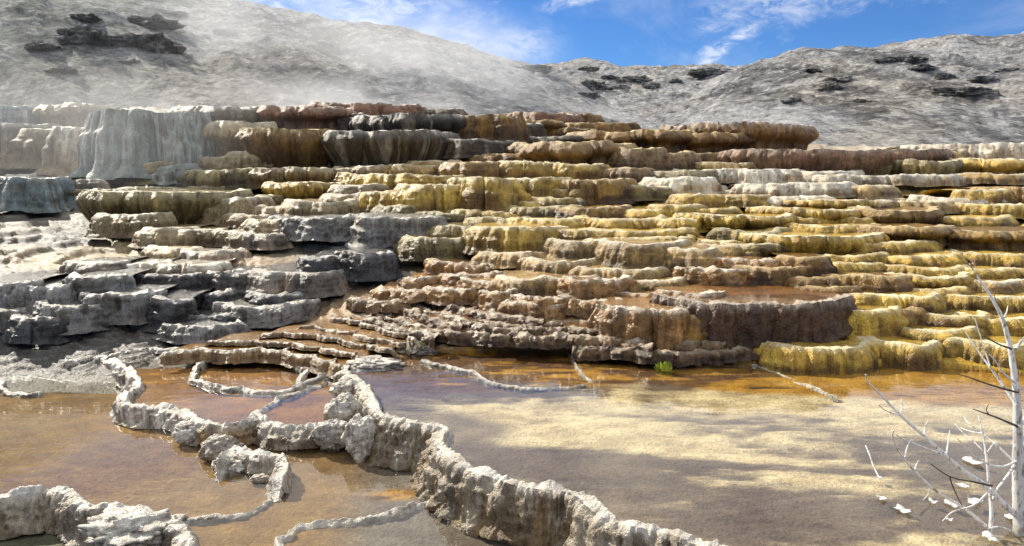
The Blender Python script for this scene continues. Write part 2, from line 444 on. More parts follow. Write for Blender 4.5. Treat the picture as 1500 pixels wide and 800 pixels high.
# ------------------------------------------------------------------ the terrain sheet
def build_terrain():
    xs = np.arange(-330, 1831, 3.4)
    ys_mid = np.concatenate([np.arange(880, 560, -1.15), np.arange(560, 250, -0.9), np.arange(250, 166, -1.6)])
    mid = np.interp(-ys_mid, -np.array([880, 800, 700, 640, 600, 560][::1], float)[::1], np.array([4.2, 5.0, 6.25, 7.2, 8.05, 9.2]))
    far = np.array([depth_at(750, y) for y in ys_mid])
    Dr = np.where(ys_mid > 560, mid, np.maximum(far, 9.2)); Dr = np.maximum.accumulate(Dr + np.arange(len(Dr)) * 1e-5)
    Dr = np.concatenate([[2.0, 2.6, 3.2, 3.7], Dr, [32.5, 34, 37, 41, 46, 52]])
    A = (xs - 750) / F * CP
    D, AA = np.meshgrid(Dr, A, indexing='ij')
    X = AA * D; Y = D
    z = macro(X, Y)
    # scalloped small steps between the built terraces
    wp = fbm(X * 0.5, Y * 0.5, oct=2, seed=3) * 0.12 + np.abs(vnoise(X * 1.5, Y * 1.2, seed=8)) * 0.13 + np.abs(vnoise(X * 3.7, Y * 3.1, seed=9)) * 0.045
    amt = sstep(9.9, 11.0, Y)
    st = 0.05 + 0.08 * sstep(11, 16, Y)
    q = (z + wp) / st; fl = np.floor(q); fr = q - fl
    zt = st * (fl + sstep(0.66, 0.97, fr)) - wp * 0.35 - 0.05
    z = z * (1 - amt) + zt * amt - 0.05 * sstep(9.6, 10.4, Y) * sstep(32, 29, Y)
    z += (0.020 * fbm(X * 6, Y * 6, oct=4, seed=21, gain=0.6) - 0.03 * np.abs(fbm(X * 9, Y * 9, oct=3, seed=25, gain=0.6))) * sstep(9.0, 10.0, Y)
    shore = sstep(11.0, 9.9, Y + 0.35 * fbm(X * 1.2, Y * 1.2, oct=3, seed=77)) * sstep(-2.6, -3.4, X)
    z = z * (1 - shore) + (Z_L - 0.05 + 0.035 * fbm(X * 2.5, Y * 2.5, oct=4, seed=79)) * shore
    col = zone_colour(X, Y)
    crust = sstep(0.84, 0.98, fr) * amt
    kc = (0.4 - 0.22 * sstep(-1.5, -4, X))[..., None] * crust[..., None]
    col = col * (1 - kc) + kc * np.array([0.62, 0.57, 0.47])
    wet = 0.05 + 0.55 * sstep(0.7, 0.5, fr) * sstep(14.0, 11.5, Y) * sstep(-3.2, -1.5, X) + 0.25 * sstep(0, 3, X)
    # pool floors
    near = Y < 10.6
    flatn = fbm(X * 1.1, Y * 1.9, oct=4, seed=40); rip = fbm(X * 3.2, Y * 7.5, oct=4, seed=43)
    iR = inside(X, Y, P_R) & near; iM = inside(X, Y, P_M) & near & ~iR; iB = inside(X, Y, P_B) & near
    low = near & (Y < 9.95) & ~iR & ~iM & ~iB & (X < 4)
    bed = np.where(iR, Z_R, np.where(iM, Z_M, np.where(iB, Z_B, Z_L))) - 0.045
    dep = np.where(iR, 0.06, 0.025)
    bed = bed + dep * (0.55 * flatn + 0.25 * rip) * np.where(iR, sstep(9.9, 8.8, Y), 1)
    sel = iR | iM | iB | low
    z = np.where(sel, bed, z)
    # floor colours: cream ooze and brown mats in the large pool, tan and golden mats in the others
    cream = np.array([0.56, 0.46, 0.27]); mud = np.array([0.13, 0.093, 0.06]); gold = np.array([0.36, 0.185, 0.012]); brown = np.array([0.10, 0.040, 0.005]); tan = np.array([0.20, 0.115, 0.032]); grey = np.array([0.16, 0.135, 0.11])
    bars = fbm(X * 0.42 + 0.25 * fbm(X * 1.3, Y * 1.3, oct=2, seed=5), Y * 1.35 + 0.22 * X, oct=4, seed=61, gain=0.45)
    cR = mud + (cream - mud) * sstep(-0.16, 0.30, bars * 1.15 + 0.26 * rip + 0.16 * fbm(X * 5.5, Y * 12, oct=5, seed=88, gain=0.65))[..., None]
    # floor near the rim is a mud coloured shelf
    rimline = smooth_poly(to_plane(RIM_R, Z_R))
    rl = rimline[::2]; dmin = np.full(X.shape, 9.0); nn = iR
    dd = np.full(nn.sum(), 9.0)
    for p in rl:
        dd = np.minimum(dd, np.hypot(X[nn] - p[0], Y[nn] - p[1]))
    dmin[nn] = dd
    shelf = sstep(0.75, 0.35, dmin + 0.25 * flatn)[..., None]
    cR = cR * (1 - 0.85 * shelf) + 0.85 * shelf * np.array([0.12, 0.085, 0.06])
    back = sstep(8.6, 8.95, Y + 0.4 * flatn + 0.18 * np.clip(X - 1.0, 0, 9) * sstep(1, 2.5, X) - 0.25 * sstep(-0.4, 0.3, X))[..., None]
    cbk = brown + (gold - brown) * sstep(-0.15, 0.35, rip + 0.6 * flatn + 0.22 * (X - 1.2))[..., None]
    cR = cR * (1 - back) + cbk * back
    cM = tan + (np.array([0.24, 0.105, 0.010]) - tan) * sstep(7.9, 9.0, Y + 0.8 * flatn)[..., None]
    cM = cM + (gold - cM) * (0.7 * sstep(0.0, 0.45, rip + 0.3 * flatn) * sstep(8.2, 9.2, Y))[..., None]
    left = sstep(-1.0, -1.6, X + 0.10 * (Y - 6))
    cL = grey + (tan * 1.05 - grey) * left[..., None]  # grey floor colour stands in for bright cloud mirrored in the water
    g2 = sstep(0.9, 0.2, np.hypot((X + 4.0) / 1.3, (Y - 8.9) / 0.75) + 0.35 * rip)[..., None]
    cL = cL * (1 - 0.7 * g2) + 0.7 * g2 * gold
    o2 = sstep(0.36, 0.12, np.hypot((X + 1.02) / 1.1, (Y - 6.75) / 0.6) + 0.15 * rip)[..., None]
    o3 = sstep(0.5, 0.1, np.abs((Y - 5.35) + 0.42 * (X - 0.2)) / 0.8 + 0.12 * rip) * sstep(-0.5, 0.0, X)
    oo = np.maximum(o2, o3[..., None])
    cL = cL * (1 - oo) + oo * (brown + (gold * 1.1 - brown) * sstep(-0.1, 0.3, rip)[..., None])
    cB = np.array([0.10, 0.10, 0.06]) + 0 * cL
    col = np.where(iR[..., None], cR, np.where(iM[..., None], cM, np.where(iB[..., None], cB, np.where(low[..., None], cL, col))))
    col = col * (1 + 0.22 * rip[..., None] * sel[..., None])
    wet = np.where(sel, -0.8, wet)
    nu, nv = X.shape
    V = np.stack([X, Y, z], -1).reshape(-1, 3)
    o = mesh_obj('terrain', V, grid_faces(nu, nv)[:, ::-1], M_BED, col.reshape(-1, 3), {'wet': wet.ravel()})
    tag(o, 'stepped travertine ground falling from the steaming ridge to the shallow pools', kind='structure')
    return o


build_terrain()


def water(poly, z, label):
    bm = bmesh.new()
    vs = [bm.verts.new((float(x), float(y), z)) for x, y in poly]
    f = bm.faces.new(vs)
    if f.normal.z < 0 or sum((poly[i][0] * poly[(i + 1) % len(poly)][1] - poly[(i + 1) % len(poly)][0] * poly[i][1]) for i in range(len(poly))) < 0:
        bmesh.ops.reverse_faces(bm, faces=[f])
    bmesh.ops.triangulate(bm, faces=bm.faces[:])
    me = bpy.data.meshes.new('pool_water'); bm.to_mesh(me); bm.free(); me.materials.append(M_WATER)
    o = bpy.data.objects.new('pool_water', me); C.objects.link(o)
    return tag(o, label, kind='structure')


water(P_R, Z_R, 'wide shallow pool mirroring sky over cream and brown ooze')
water(P_M, Z_M, 'golden brown shallow pool behind the scalloped white rim')
P_L = np.vstack([to_plane([(-300, 535), (0, 528), (100, 524), (185, 538), (205, 570), (180, 580), (195, 600), (285, 605), (310, 622), (340, 622), (376, 612), (400, 622), (470, 622), (505, 612), (600, 640), (645, 650),
                                  (680, 690), (780, 722), (850, 728), (880, 765), (1000, 793), (1100, 830), (1200, 900)], Z_L), smooth_poly(to_plane(RIM_B, Z_L))[::-1][:-8], to_plane([(-300, 750)], Z_L)])
water(P_L, Z_L, 'grey reflecting pool at the foot of the pool walls')


# ------------------------------------------------------------------ draped travertine: one builder for terraces and pool rims
def resample(P, ds):
    seg = np.hypot(*np.diff(P, axis=0).T); s = np.concatenate([[0], np.cumsum(seg)])
    n = max(8, int(s[-1] / ds)); t = np.linspace(0, s[-1], n)
    return np.stack([np.interp(t, s, P[:, 0]), np.interp(t, s, P[:, 1])], 1), t


def drape(P, z_top, h, back, rng, c, ds=0.025, rows=14, lobe=0.06, lobe_w=0.5, flute=0.02, flute_w=0.1, prof='bulge', lip=0.02, rimw=0.05, rough=0.012,
          rim_c=(0.66, 0.62, 0.53), streak=None, drop_h=None, name='travertine_terrace', mat=None, parts=True, wet=0.3, foot_c=None, zvar=0.0, bench=0.0, crag=0.0, fade=0.0, tread_c=None, tread_z=-0.02):
    """P: plan line of the rim, its outer side on the right hand when walked along... the outer side is found from the lookout"""
    P, s = resample(P, ds); n = len(P)
    T = np.gradient(P, axis=0); T /= np.maximum(np.hypot(T[:, 0], T[:, 1]), 1e-9)[:, None]
    k = max(3, int(0.12 / ds) | 1); ker = np.ones(k) / k
    N = np.stack([T[:, 1], -T[:, 0]], 1)
    N = np.stack([np.convolve(np.pad(N[:, i], k // 2, 'edge'), ker, 'valid') for i in (0, 1)], 1)
    seed = rng.randrange(1000)
    lb, lid = cells(s, lobe_w, rng); fl, fid = cells(s, flute_w, rng, 0.7); f2, f2id = cells(s, flute_w * 0.45, rng, 0.8)
    lb2, _ = cells(s, lobe_w * 0.4, rng, 0.7)
    v = np.concatenate([np.linspace(0, 0.16, 4)[:-1], np.linspace(0.16, 1, rows - 3)])
    S, Vv = np.meshgrid(s, v, indexing='ij')
    r = min(0.045, 0.28 * h)
    if prof == 'bulge':
        o = r * np.sqrt(np.clip(Vv / 0.2, 0, 1)) + 0.13 * h * np.clip(Vv, 0, 1) ** 0.7
    elif prof == 'over':
        o = r + 0.10 * h * np.exp(-((Vv - 0.22) / 0.16) ** 2) - 0.22 * h * sstep(0.25, 1.0, Vv)
    elif prof == 'cap':
        o = r * np.sqrt(np.clip(Vv / 0.2, 0, 1)) + 0.16 * h * np.exp(-((Vv - 0.25) / 0.2) ** 2) - 0.22 * h * sstep(0.35, 0.6, Vv) + 0.12 * h * sstep(0.7, 1, Vv)
    else:
        o = r * np.sqrt(np.clip(Vv / 0.15, 0, 1)) + 0.08 * h * Vv ** 2
    if bench > 0:
        for b in range(2):
            vb = 0.28 + 0.34 * b + 0.22 * fbm(s * (1.1 / lobe_w) * 0.4, s * 0 + b * 7 + seed, oct=2, seed=seed + b)
            am = bench * h * np.clip(0.5 + 1.3 * vnoise(s / lobe_w * 0.5, s * 0 + b * 3.3, seed=seed + 11), 0, 1.3)
            o = o + am[:, None] * sstep(0, 0.07, Vv - vb[:, None])
    if prof in ('bulge', 'cliff'):
        o = o + 0.16 * h * sstep(0.72, 1.0, Vv) ** 2
    grow = 0.35 + 0.65 * np.clip(Vv * 2.2, 0, 1)
    o = o + lobe * (0.7 * lb + 0.3 * lb2)[:, None] * (0.6 + 0.4 * grow)
    o = o + grow * (flute * (0.5 + fid)[:, None] * fl[:, None] + flute * 0.4 * f2[:, None])
    zc = z_top + zvar * fbm(s * 1.3, s * 0 + seed, oct=3, seed=seed)
    if fade > 0:
        zc = zc - max(0.09, 1.1 * h) * (sstep(fade, 0, s) + sstep(s[-1] - fade, s[-1], s))
    zl = zc[:, None] + lip * (0.5 + 0.5 * vnoise(S * 8, S * 0 + seed, seed=4)) * np.exp(-(Vv / 0.06) ** 2)
    hh = h * (1 + 0.12 * (lid - 0.5))[:, None]
    if prof == 'over':
        o = o - 0.10 * h * sstep(0.45, 0.95, Vv + 0.35 * (fid - 0.5)[:, None])
    Z = zl - hh * Vv - 0.02 * (1 - lb)[:, None] * (1 - Vv)
    X = P[:, :1] + N[:, :1] * o; Y = P[:, 1:] + N[:, 1:] * o
    d = rough * (fbm(X / 0.09, Y / 0.09, Z / 0.09, oct=3, seed=seed, gain=0.65) * 1.2 + 1.4 * fbm(X / 0.35, Y / 0.35, Z / 0.35, oct=2, seed=seed + 7))
    if crag > 0:
        d = d + crag * (0.9 - 2.2 * np.abs(fbm(X / 0.11, Y / 0.11, Z / 0.11, oct=3, seed=seed + 1, gain=0.5)) + 0.5 * vnoise(X / 0.04, Y / 0.04, Z / 0.04, seed=seed + 3) + 1.3 * vnoise(X / 0.16, Y / 0.16, Z / 0.16, seed=seed + 13))
    X = X + N[:, :1] * d; Y = Y + N[:, 1:] * d; Z = Z + 0.6 * d
    # colours: mats in vertical bands, white lip crust lightened as sunlit, foot darkened as shade
    c = np.asarray(c, float)
    tone = 0.80 + 0.36 * lid[:, None] + 0.5 * (fid - 0.5)[:, None] + 0.3 * fbm(S / 0.25, Vv * h / 0.6, oct=3, seed=seed + 2)
    col = c * tone[..., None]
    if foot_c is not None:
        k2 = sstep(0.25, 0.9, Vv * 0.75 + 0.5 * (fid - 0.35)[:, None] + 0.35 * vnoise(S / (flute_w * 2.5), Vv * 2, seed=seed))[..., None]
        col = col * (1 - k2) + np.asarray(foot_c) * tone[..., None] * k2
    if streak is not None:
        k3 = (sstep(0.76, 0.86, f2id + 0.2 * vnoise(S * 9, Vv * 1.5, seed=seed + 4).mean(1))[:, None] * sstep(0.0, 0.35, Vv))[..., None] * 0.8
        col = col * (1 - k3) + np.asarray(streak) * k3
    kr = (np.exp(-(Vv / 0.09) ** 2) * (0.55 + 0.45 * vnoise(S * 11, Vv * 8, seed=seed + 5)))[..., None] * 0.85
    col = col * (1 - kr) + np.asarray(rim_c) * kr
    face = (np.stack([X, Y, Z], -1), col)
    # tread: from the lip back into the slope
    tw = np.array([0, rimw * 0.35, rimw, rimw * 1.8, 0.12, 0.2, 0.3, 0.42, 0.56, 0.75, 1.0]) if back > 0.4 else np.array([0, 0.1, 0.22, 0.36, 0.5, 0.65, 0.8, 1.0])
    cx = P[:, 0].mean()
    if back > 0.4:
        Bk = np.stack([cx + (P[:, 0] - cx) * 0.86, np.full(n, P[:, 1].max() + back)], 1)
        dirv = Bk - P; ln = np.hypot(dirv[:, 0], dirv[:, 1]); u = dirv / ln[:, None]
        dist = np.concatenate([np.repeat(tw[None, :4], n, 0), ln[:, None] * tw[None, 4:]], 1)
    else:
        wv_ = 0.75 + 0.55 * fbm(s / 0.22, s * 0 + seed, oct=3, seed=seed + 6)
        u = -N; dist = back * np.repeat(tw[None, :], n, 0) * np.clip(wv_, 0.35, 1.6)[:, None]
    TX = P[:, :1] + u[:, :1] * dist; TY = P[:, 1:] + u[:, 1:] * dist
    inn = sstep(rimw * 0.5, rimw * 2.2, dist)
    TZ = zl[:, :1] * (1 - inn) + (zc[:, None] + tread_z) * inn
    if back <= 0.4:
        TZ = TZ + lip * 0.8 * np.exp(-((dist - rimw * 0.6) / (rimw * 0.6)) ** 2) - 0.10 * sstep(0.55 * back, back, dist)
    jit = fbm(TX / 0.12, TY / 0.12, oct=3, seed=seed + 9) * (1 - inn) + fbm(TX / 0.5, TY / 0.9, oct=2, seed=seed + 9) * inn * (1 if back > 0.4 else 0)
    if crag > 0:
        TZ = TZ + crag * (0.6 - 2.0 * np.abs(fbm(TX / 0.11, TY / 0.11, oct=3, seed=seed + 1, gain=0.5)) + 0.5 * vnoise(TX / 0.04, TY / 0.04, seed=seed + 3) + 1.3 * vnoise(TX / 0.16, TY / 0.16, seed=seed + 13)) * (1 - 0.8 * inn if back > 0.4 else 1)
    TZ = TZ + rough * 1.1 * jit * (1 - 0.7 * inn) + 0.012 * fbm(TX / 0.5, TY / 0.5, oct=2, seed=seed) * inn
    if back > 0.4:
        TZ = TZ - 0.8 * h * sstep(0.45, 1.0, dist / np.maximum(dist[:, -1:], 1e-6)) ** 1.5
    TX[:, 0] = X[:, 0]; TY[:, 0] = Y[:, 0]; TZ[:, 0] = Z[:, 0]
    tcol = (np.asarray(tread_c) if tread_c is not None else c * 0.9) * (1 + 0.3 * jit[..., None])
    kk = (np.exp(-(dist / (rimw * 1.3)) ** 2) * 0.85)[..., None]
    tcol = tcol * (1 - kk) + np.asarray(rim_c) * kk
    tr = (np.stack([TX, TY, TZ], -1), tcol)
    mat = mat or M_TRAV

    def build(nm, g, parent, wv, origin, rev):
        V = g[0].reshape(-1, 3) - origin; fq = grid_faces(g[0].shape[0], g[0].shape[1])
        if rev:
            fq = fq[:, ::-1]
        return mesh_obj(nm, V, fq, mat, g[1].reshape(-1, 3), {'wet': np.full(len(V), wv)}, parent)
    org = np.array([P[:, 0].mean(), P[:, 1].mean(), z_top - h])
    if parts:
        root = empty(name, tuple(org))
        build('drapery', face, root, wet, org, True)
        rimg = (tr[0][:, :4], tr[1][:, :4]); trd = (tr[0][:, 3:], tr[1][:, 3:])
        build('rim', rimg, root, wet * 0.7, org, False)
        build('tread', trd, root, 0.9 * min(1, wet + 0.4), org, False)
    else:
        full = (np.concatenate([face[0][:, ::-1], tr[0][:, 1:]], 1), np.concatenate([face[1][:, ::-1], tr[1][:, 1:]], 1))
        root = build(name, full, None, wet, org, False)
        root.location = tuple(org)
    return root


# ------------------------------------------------------------------ the terraces
def arc_plan(x0, x1, yt, yb, rng, D=None, depth=None):
    xc = 0.5 * (x0 + x1)
    D = D or depth_at(xc, yb)
    _, _, zf = at_depth(xc, yb, D); _, _, zt = at_depth(xc, yt, D)
    X0 = (x0 - 750) / F * D / (CP); X1 = (x1 - 750) / F * D / CP
    Wd = X1 - X0
    dp = depth if depth is not None else min(0.5 * Wd, 1.0 + 0.03 * D) * (0.6 + 0.6 * rng.random())
    sk = (rng.random() - 0.5) * 0.7 * dp
    u = np.linspace(-1, 1, 61); pw = 1.9 + 1.6 * rng.random()
    X = 0.5 * (X0 + X1) + 0.5 * Wd * 1.16 * u
    o1, o2, o3 = [rng.random() * 50 for _ in range(3)]
    hw = Wd / 2 / (0.7 * D / 12)
    Y = D + dp * np.abs(u) ** pw + sk * u * (1 - np.abs(u)) + 0.07 * Wd * fbm(u * 1.6 + o1, u * 0 + o2, oct=2)
    Y = Y + D / 12 * (0.20 * np.abs(vnoise(u * hw + o3, u * 0 + o1)) + 0.10 * np.abs(vnoise(u * hw * 2.3 + o2, u * 0 + o3)) - 0.12)
    return np.stack([X, Y], 1), float(zt), float(zt - zf), D, dp


STY = {  # colour key -> extra look; pale rims also imitate sunlight, dark feet shade
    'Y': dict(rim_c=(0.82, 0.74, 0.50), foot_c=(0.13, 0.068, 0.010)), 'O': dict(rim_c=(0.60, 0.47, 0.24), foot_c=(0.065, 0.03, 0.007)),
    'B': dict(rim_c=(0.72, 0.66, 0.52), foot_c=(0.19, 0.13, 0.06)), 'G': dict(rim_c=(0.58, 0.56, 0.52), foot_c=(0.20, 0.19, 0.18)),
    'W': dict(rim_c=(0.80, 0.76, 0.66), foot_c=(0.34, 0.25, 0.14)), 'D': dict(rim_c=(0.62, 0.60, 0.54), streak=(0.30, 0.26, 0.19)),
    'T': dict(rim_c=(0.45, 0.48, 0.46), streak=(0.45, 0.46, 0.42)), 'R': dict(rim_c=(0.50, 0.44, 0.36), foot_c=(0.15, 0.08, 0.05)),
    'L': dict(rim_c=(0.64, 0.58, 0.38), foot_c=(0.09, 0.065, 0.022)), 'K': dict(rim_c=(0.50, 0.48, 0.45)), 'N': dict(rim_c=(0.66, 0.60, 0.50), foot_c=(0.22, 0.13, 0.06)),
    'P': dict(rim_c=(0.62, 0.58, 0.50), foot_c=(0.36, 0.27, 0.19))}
LEDGES = [  # x0, x1, top row, foot row, colour, profile
    # upper cliffs on the cold side
    (-60, 80, 157, 184, 'T', 'cliff'), (78, 152, 154, 188, 'B', 'cap'), (-80, 60, 182, 250, 'P', 'bulge'), (48, 102, 190, 248, 'B', 'bulge'), (98, 152, 188, 258, 'W', 'bulge'),
    (140, 268, 164, 262, 'T', 'cliff'), (240, 300, 166, 246, 'T', 'cliff'), (264, 372, 156, 196, 'D', 'cap'), (368, 498, 157, 192, 'R', 'cap'), (294, 386, 178, 236, 'B', 'cap'),
    (292, 358, 230, 254, 'B', 'bulge'), (366, 482, 190, 250, 'O', 'over'), (356, 392, 222, 252, 'B', 'bulge'), (445, 642, 191, 247, 'D', 'over'), (190, 247, 240, 268, 'L', 'cliff'),
    (228, 282, 243, 266, 'T', 'bulge'), (270, 374, 250, 278, 'L', 'cliff'), (374, 508, 247, 272, 'B', 'over'), (10, 110, 255, 268, 'W', 'bulge'), (110, 170, 252, 264, 'W', 'bulge'),
    # upper terraces behind
    (436, 606, 151, 174, 'R', 'cliff'), (606, 668, 160, 172, 'D', 'cliff'), (524, 690, 169, 216, 'D', 'over'), (668, 752, 170, 216, 'O', 'cliff'), (496, 532, 168, 188, 'K', 'cliff'), (640, 746, 206, 230, 'D', 'cliff'),
    (738, 838, 166, 184, 'R', 'cliff'), (828, 868, 168, 184, 'O', 'cliff'), (754, 814, 178, 196, 'O', 'cap'), (742, 782, 183, 202, 'D', 'cliff'), (812, 918, 180, 196, 'O', 'cliff'),
    (786, 862, 190, 202, 'O', 'bulge'), (734, 858, 200, 216, 'D', 'cap'), (854, 1006, 192, 226, 'O', 'cap'), (774, 918, 209, 250, 'O', 'cap'), (910, 958, 217, 252, 'O', 'cliff'),
    (950, 1006, 224, 250, 'O', 'cliff'), (746, 782, 217, 228, 'D', 'cliff'), (686, 802, 228, 238, 'O', 'bulge'), (656, 848, 229, 240, 'O', 'bulge'), (604, 662, 235, 248, 'B', 'bulge'),
    (996, 1186, 182, 228, 'N', 'cap'), (996, 1088, 196, 228, 'O', 'cap'), (1094, 1378, 219, 257, 'R', 'over'), (1338, 1396, 221, 238, 'B', 'bulge'), (1372, 1620, 211, 238, 'W', 'bulge'),
    (1278, 1398, 236, 261, 'L', 'over'), (1388, 1600, 234, 261, 'Y', 'cap'), (990, 1094, 225, 242, 'O', 'cliff'), (985, 1148, 239, 253, 'B', 'over'), (1012, 1168, 248, 264, 'W', 'bulge'),
    (1156, 1256, 251, 264, 'W', 'over'), (1188, 1404, 258, 271, 'W', 'bulge'), (1382, 1580, 256, 268, 'B', 'bulge'),
    # the golden slope, top of the middle
    (648, 738, 240, 262, 'O', 'bulge'), (736, 804, 238, 263, 'Y', 'bulge'), (796, 876, 241, 264, 'Y', 'bulge'), (866, 948, 247, 264, 'O', 'bulge'), (940, 1084, 250, 265, 'L', 'cliff'),
    (566, 626, 243, 258, 'B', 'bulge'), (498, 572, 245, 258, 'B', 'bulge'), (506, 672, 256, 276, 'Y', 'bulge'), (670, 744, 261, 310, 'Y', 'bulge'), (738, 826, 262, 296, 'Y', 'cliff'),
    (820, 918, 263, 296, 'O', 'bulge'), (892, 968, 274, 292, 'L', 'bulge'), (816, 864, 278, 296, 'O', 'bulge'), (960, 1040, 261, 282, 'W', 'bulge'), (498, 552, 272, 290, 'B', 'bulge'),
    (542, 602, 280, 304, 'Y', 'bulge'), (594, 680, 270, 314, 'Y', 'bulge'), (776, 862, 292, 303, 'L', 'cliff'), (732, 800, 297, 308, 'Y', 'bulge'), (828, 914, 305, 323, 'O', 'bulge'),
    (756, 838, 304, 318, 'L', 'bulge'), (906, 970, 306, 321, 'Y', 'bulge'), (962, 1020, 302, 318, 'Y', 'bulge'), (562, 614, 303, 320, 'L', 'bulge'), (592, 704, 311, 328, 'L', 'cliff'),
    (662, 770, 310, 321, 'Y', 'bulge'), (696, 764, 320, 334, 'L', 'bulge'), (758, 864, 321, 338, 'Y', 'bulge'), (856, 964, 320, 336, 'Y', 'bulge'), (960, 1030, 320, 336, 'Y', 'bulge'),
    (398, 536, 320, 352, 'G', 'cliff'), (526, 632, 319, 361, 'G', 'cliff'), (628, 708, 333, 354, 'L', 'bulge'), (598, 684, 349, 380, 'L', 'bulge'), (702, 818, 335, 372, 'Y', 'bulge'),
    (808, 842, 337, 356, 'O', 'cliff'), (834, 874, 337, 356, 'Y', 'bulge'), (868, 1010, 338, 354, 'Y', 'bulge'), (816, 890, 354, 378, 'B', 'bulge'), (882, 1010, 348, 364, 'Y', 'bulge'),
    (882, 1004, 358, 392, 'B', 'bulge'), (938, 1040, 372, 394, 'B', 'bulge'),
    # the golden slope, towards the dead tree
    (1102, 1244, 270, 289, 'W', 'bulge'), (1238, 1296, 274, 289, 'B', 'bulge'), (996, 1054, 287, 303, 'Y', 'cliff'), (1052, 1120, 287, 303, 'Y', 'cliff'), (1114, 1206, 287, 300, 'W', 'bulge'),
    (1164, 1268, 294, 308, 'Y', 'over'), (1262, 1390, 295, 308, 'B', 'bulge'), (1136, 1282, 307, 328, 'Y', 'over'), (1276, 1376, 307, 334, 'O', 'over'), (1018, 1164, 317, 336, 'Y', 'over'),
    (1158, 1294, 321, 332, 'Y', 'bulge'), (1000, 1070, 306, 318, 'Y', 'bulge'), (1060, 1142, 338, 354, 'L', 'bulge'), (1178, 1290, 330, 346, 'Y', 'bulge'), (1280, 1394, 333, 359, 'O', 'cap'),
    (1112, 1294, 345, 374, 'Y', 'over'), (1078, 1170, 357, 377, 'L', 'over'), (1034, 1080, 354, 366, 'Y', 'bulge'), (1368, 1560, 339, 363, 'O', 'cap'), (1236, 1372, 356, 375, 'Y', 'bulge'),
    (1402, 1600, 301, 318, 'Y', 'bulge'), (1384, 1486, 320, 333, 'Y', 'bulge'), (1406, 1474, 277, 300, 'Y', 'bulge'), (1464, 1600, 276, 301, 'O', 'bulge'), (1370, 1480, 290, 302, 'W', 'bulge'),
    (1196, 1314, 374, 388, 'Y', 'bulge'), (1284, 1424, 376, 391, 'Y', 'bulge'), (1406, 1590, 374, 389, 'Y', 'bulge'), (1202, 1298, 387, 399, 'Y', 'bulge'), (1296, 1426, 391, 403, 'Y', 'bulge'),
    (1410, 1560, 394, 408, 'Y', 'bulge'), (1226, 1340, 404, 428, 'O', 'bulge'), (1330, 1426, 404, 424, 'Y', 'over'), (1156, 1236, 407, 426, 'O', 'bulge'), (1346, 1416, 422, 436, 'Y', 'bulge'),
    (1410, 1540, 412, 432, 'B', 'bulge'), (1252, 1390, 434, 458, 'Y', 'bulge'), (1380, 1600, 436, 460, 'Y', 'bulge'), (1252, 1316, 455, 488, 'Y', 'bulge'), (1302, 1356, 456, 479, 'O', 'bulge'),
    (1366, 1450, 462, 482, 'Y', 'bulge'), (1446, 1600, 468, 492, 'Y', 'bulge'), (1336, 1446, 482, 500, 'Y', 'bulge'), (1298, 1404, 503, 522, 'Y', 'bulge'), (1128, 1302, 509, 532, 'Y', 'bulge'),
    (1400, 1560, 505, 528, 'Y', 'bulge'), (1010, 1094, 396, 424, 'N', 'cliff'), (1038, 1180, 381, 402, 'N', 'bulge'), (1156, 1208, 378, 410, 'O', 'bulge'), (1088, 1174, 393, 418, 'O', 'cliff'),
    (990, 1044, 364, 396, 'B', 'bulge'), (1040, 1114, 360, 375, 'B', 'bulge'),
    # olive and grey shelves on the cold side
    (-40, 66, 262, 308, 'T', 'bulge'), (58, 132, 264, 290, 'P', 'bulge'), (72, 330, 276, 288, 'L', 'over'), (114, 322, 282, 334, 'L', 'over'), (152, 238, 314, 344, 'B', 'bulge'), (318, 404, 286, 308, 'L', 'bulge'),
    (298, 380, 290, 324, 'B', 'bulge'), (394, 488, 269, 294, 'Y', 'over'), (484, 550, 285, 300, 'B', 'bulge'), (366, 454, 303, 318, 'B', 'bulge'), (338, 414, 315, 332, 'B', 'bulge'),
    (428, 506, 294, 318, 'B', 'bulge'), (372, 440, 322, 348, 'B', 'bulge'), (218, 276, 334, 358, 'B', 'bulge'), (268, 316, 336, 358, 'B', 'bulge'), (300, 350, 338, 358, 'B', 'bulge'), (328, 404, 340, 360, 'B', 'bulge'),
    (356, 416, 343, 362, 'P', 'bulge'), (220, 276, 364, 378, 'B', 'bulge'), (256, 336, 368, 380, 'P', 'bulge'), (102, 168, 384, 404, 'P', 'cliff'), (162, 228, 385, 403, 'W', 'cliff'), (222, 314, 386, 404, 'W', 'cliff'),
    (96, 164, 407, 450, 'G', 'cliff'), (158, 316, 403, 430, 'K', 'cliff'), (300, 380, 401, 424, 'K', 'cliff'), (-60, 32, 416, 454, 'G', 'cliff'), (26, 84, 419, 454, 'G', 'cliff'), (70, 102, 420, 442, 'G', 'bulge'),
    (122, 212, 431, 472, 'G', 'cliff'), (50, 124, 446, 480, 'G', 'cliff'), (12, 74, 466, 496, 'K', 'cliff'), (-70, 18, 456, 482, 'G', 'cliff'), (206, 262, 440, 482, 'K', 'cliff'), (244, 340, 462, 482, 'K', 'bulge'), (320, 434, 450, 474, 'G', 'cliff'),
    (374, 488, 398, 428, 'P', 'bulge'), (446, 512, 378, 404, 'K', 'cliff'), (500, 562, 370, 402, 'K', 'cliff'), (250, 330, 432, 448, 'K', 'cliff'), (370, 450, 428, 444, 'K', 'bulge'), (230, 322, 480, 500, 'G', 'bulge'),
    # brown wet bumps below the golden slope
    (716, 796, 370, 388, 'B', 'bulge'), (640, 722, 385, 400, 'N', 'bulge'), (780, 870, 382, 400, 'B', 'bulge'), (656, 724, 404, 418, 'N', 'bulge'), (688, 758, 411, 432, 'N', 'bulge'), (744, 864, 408, 432, 'B', 'bulge'),
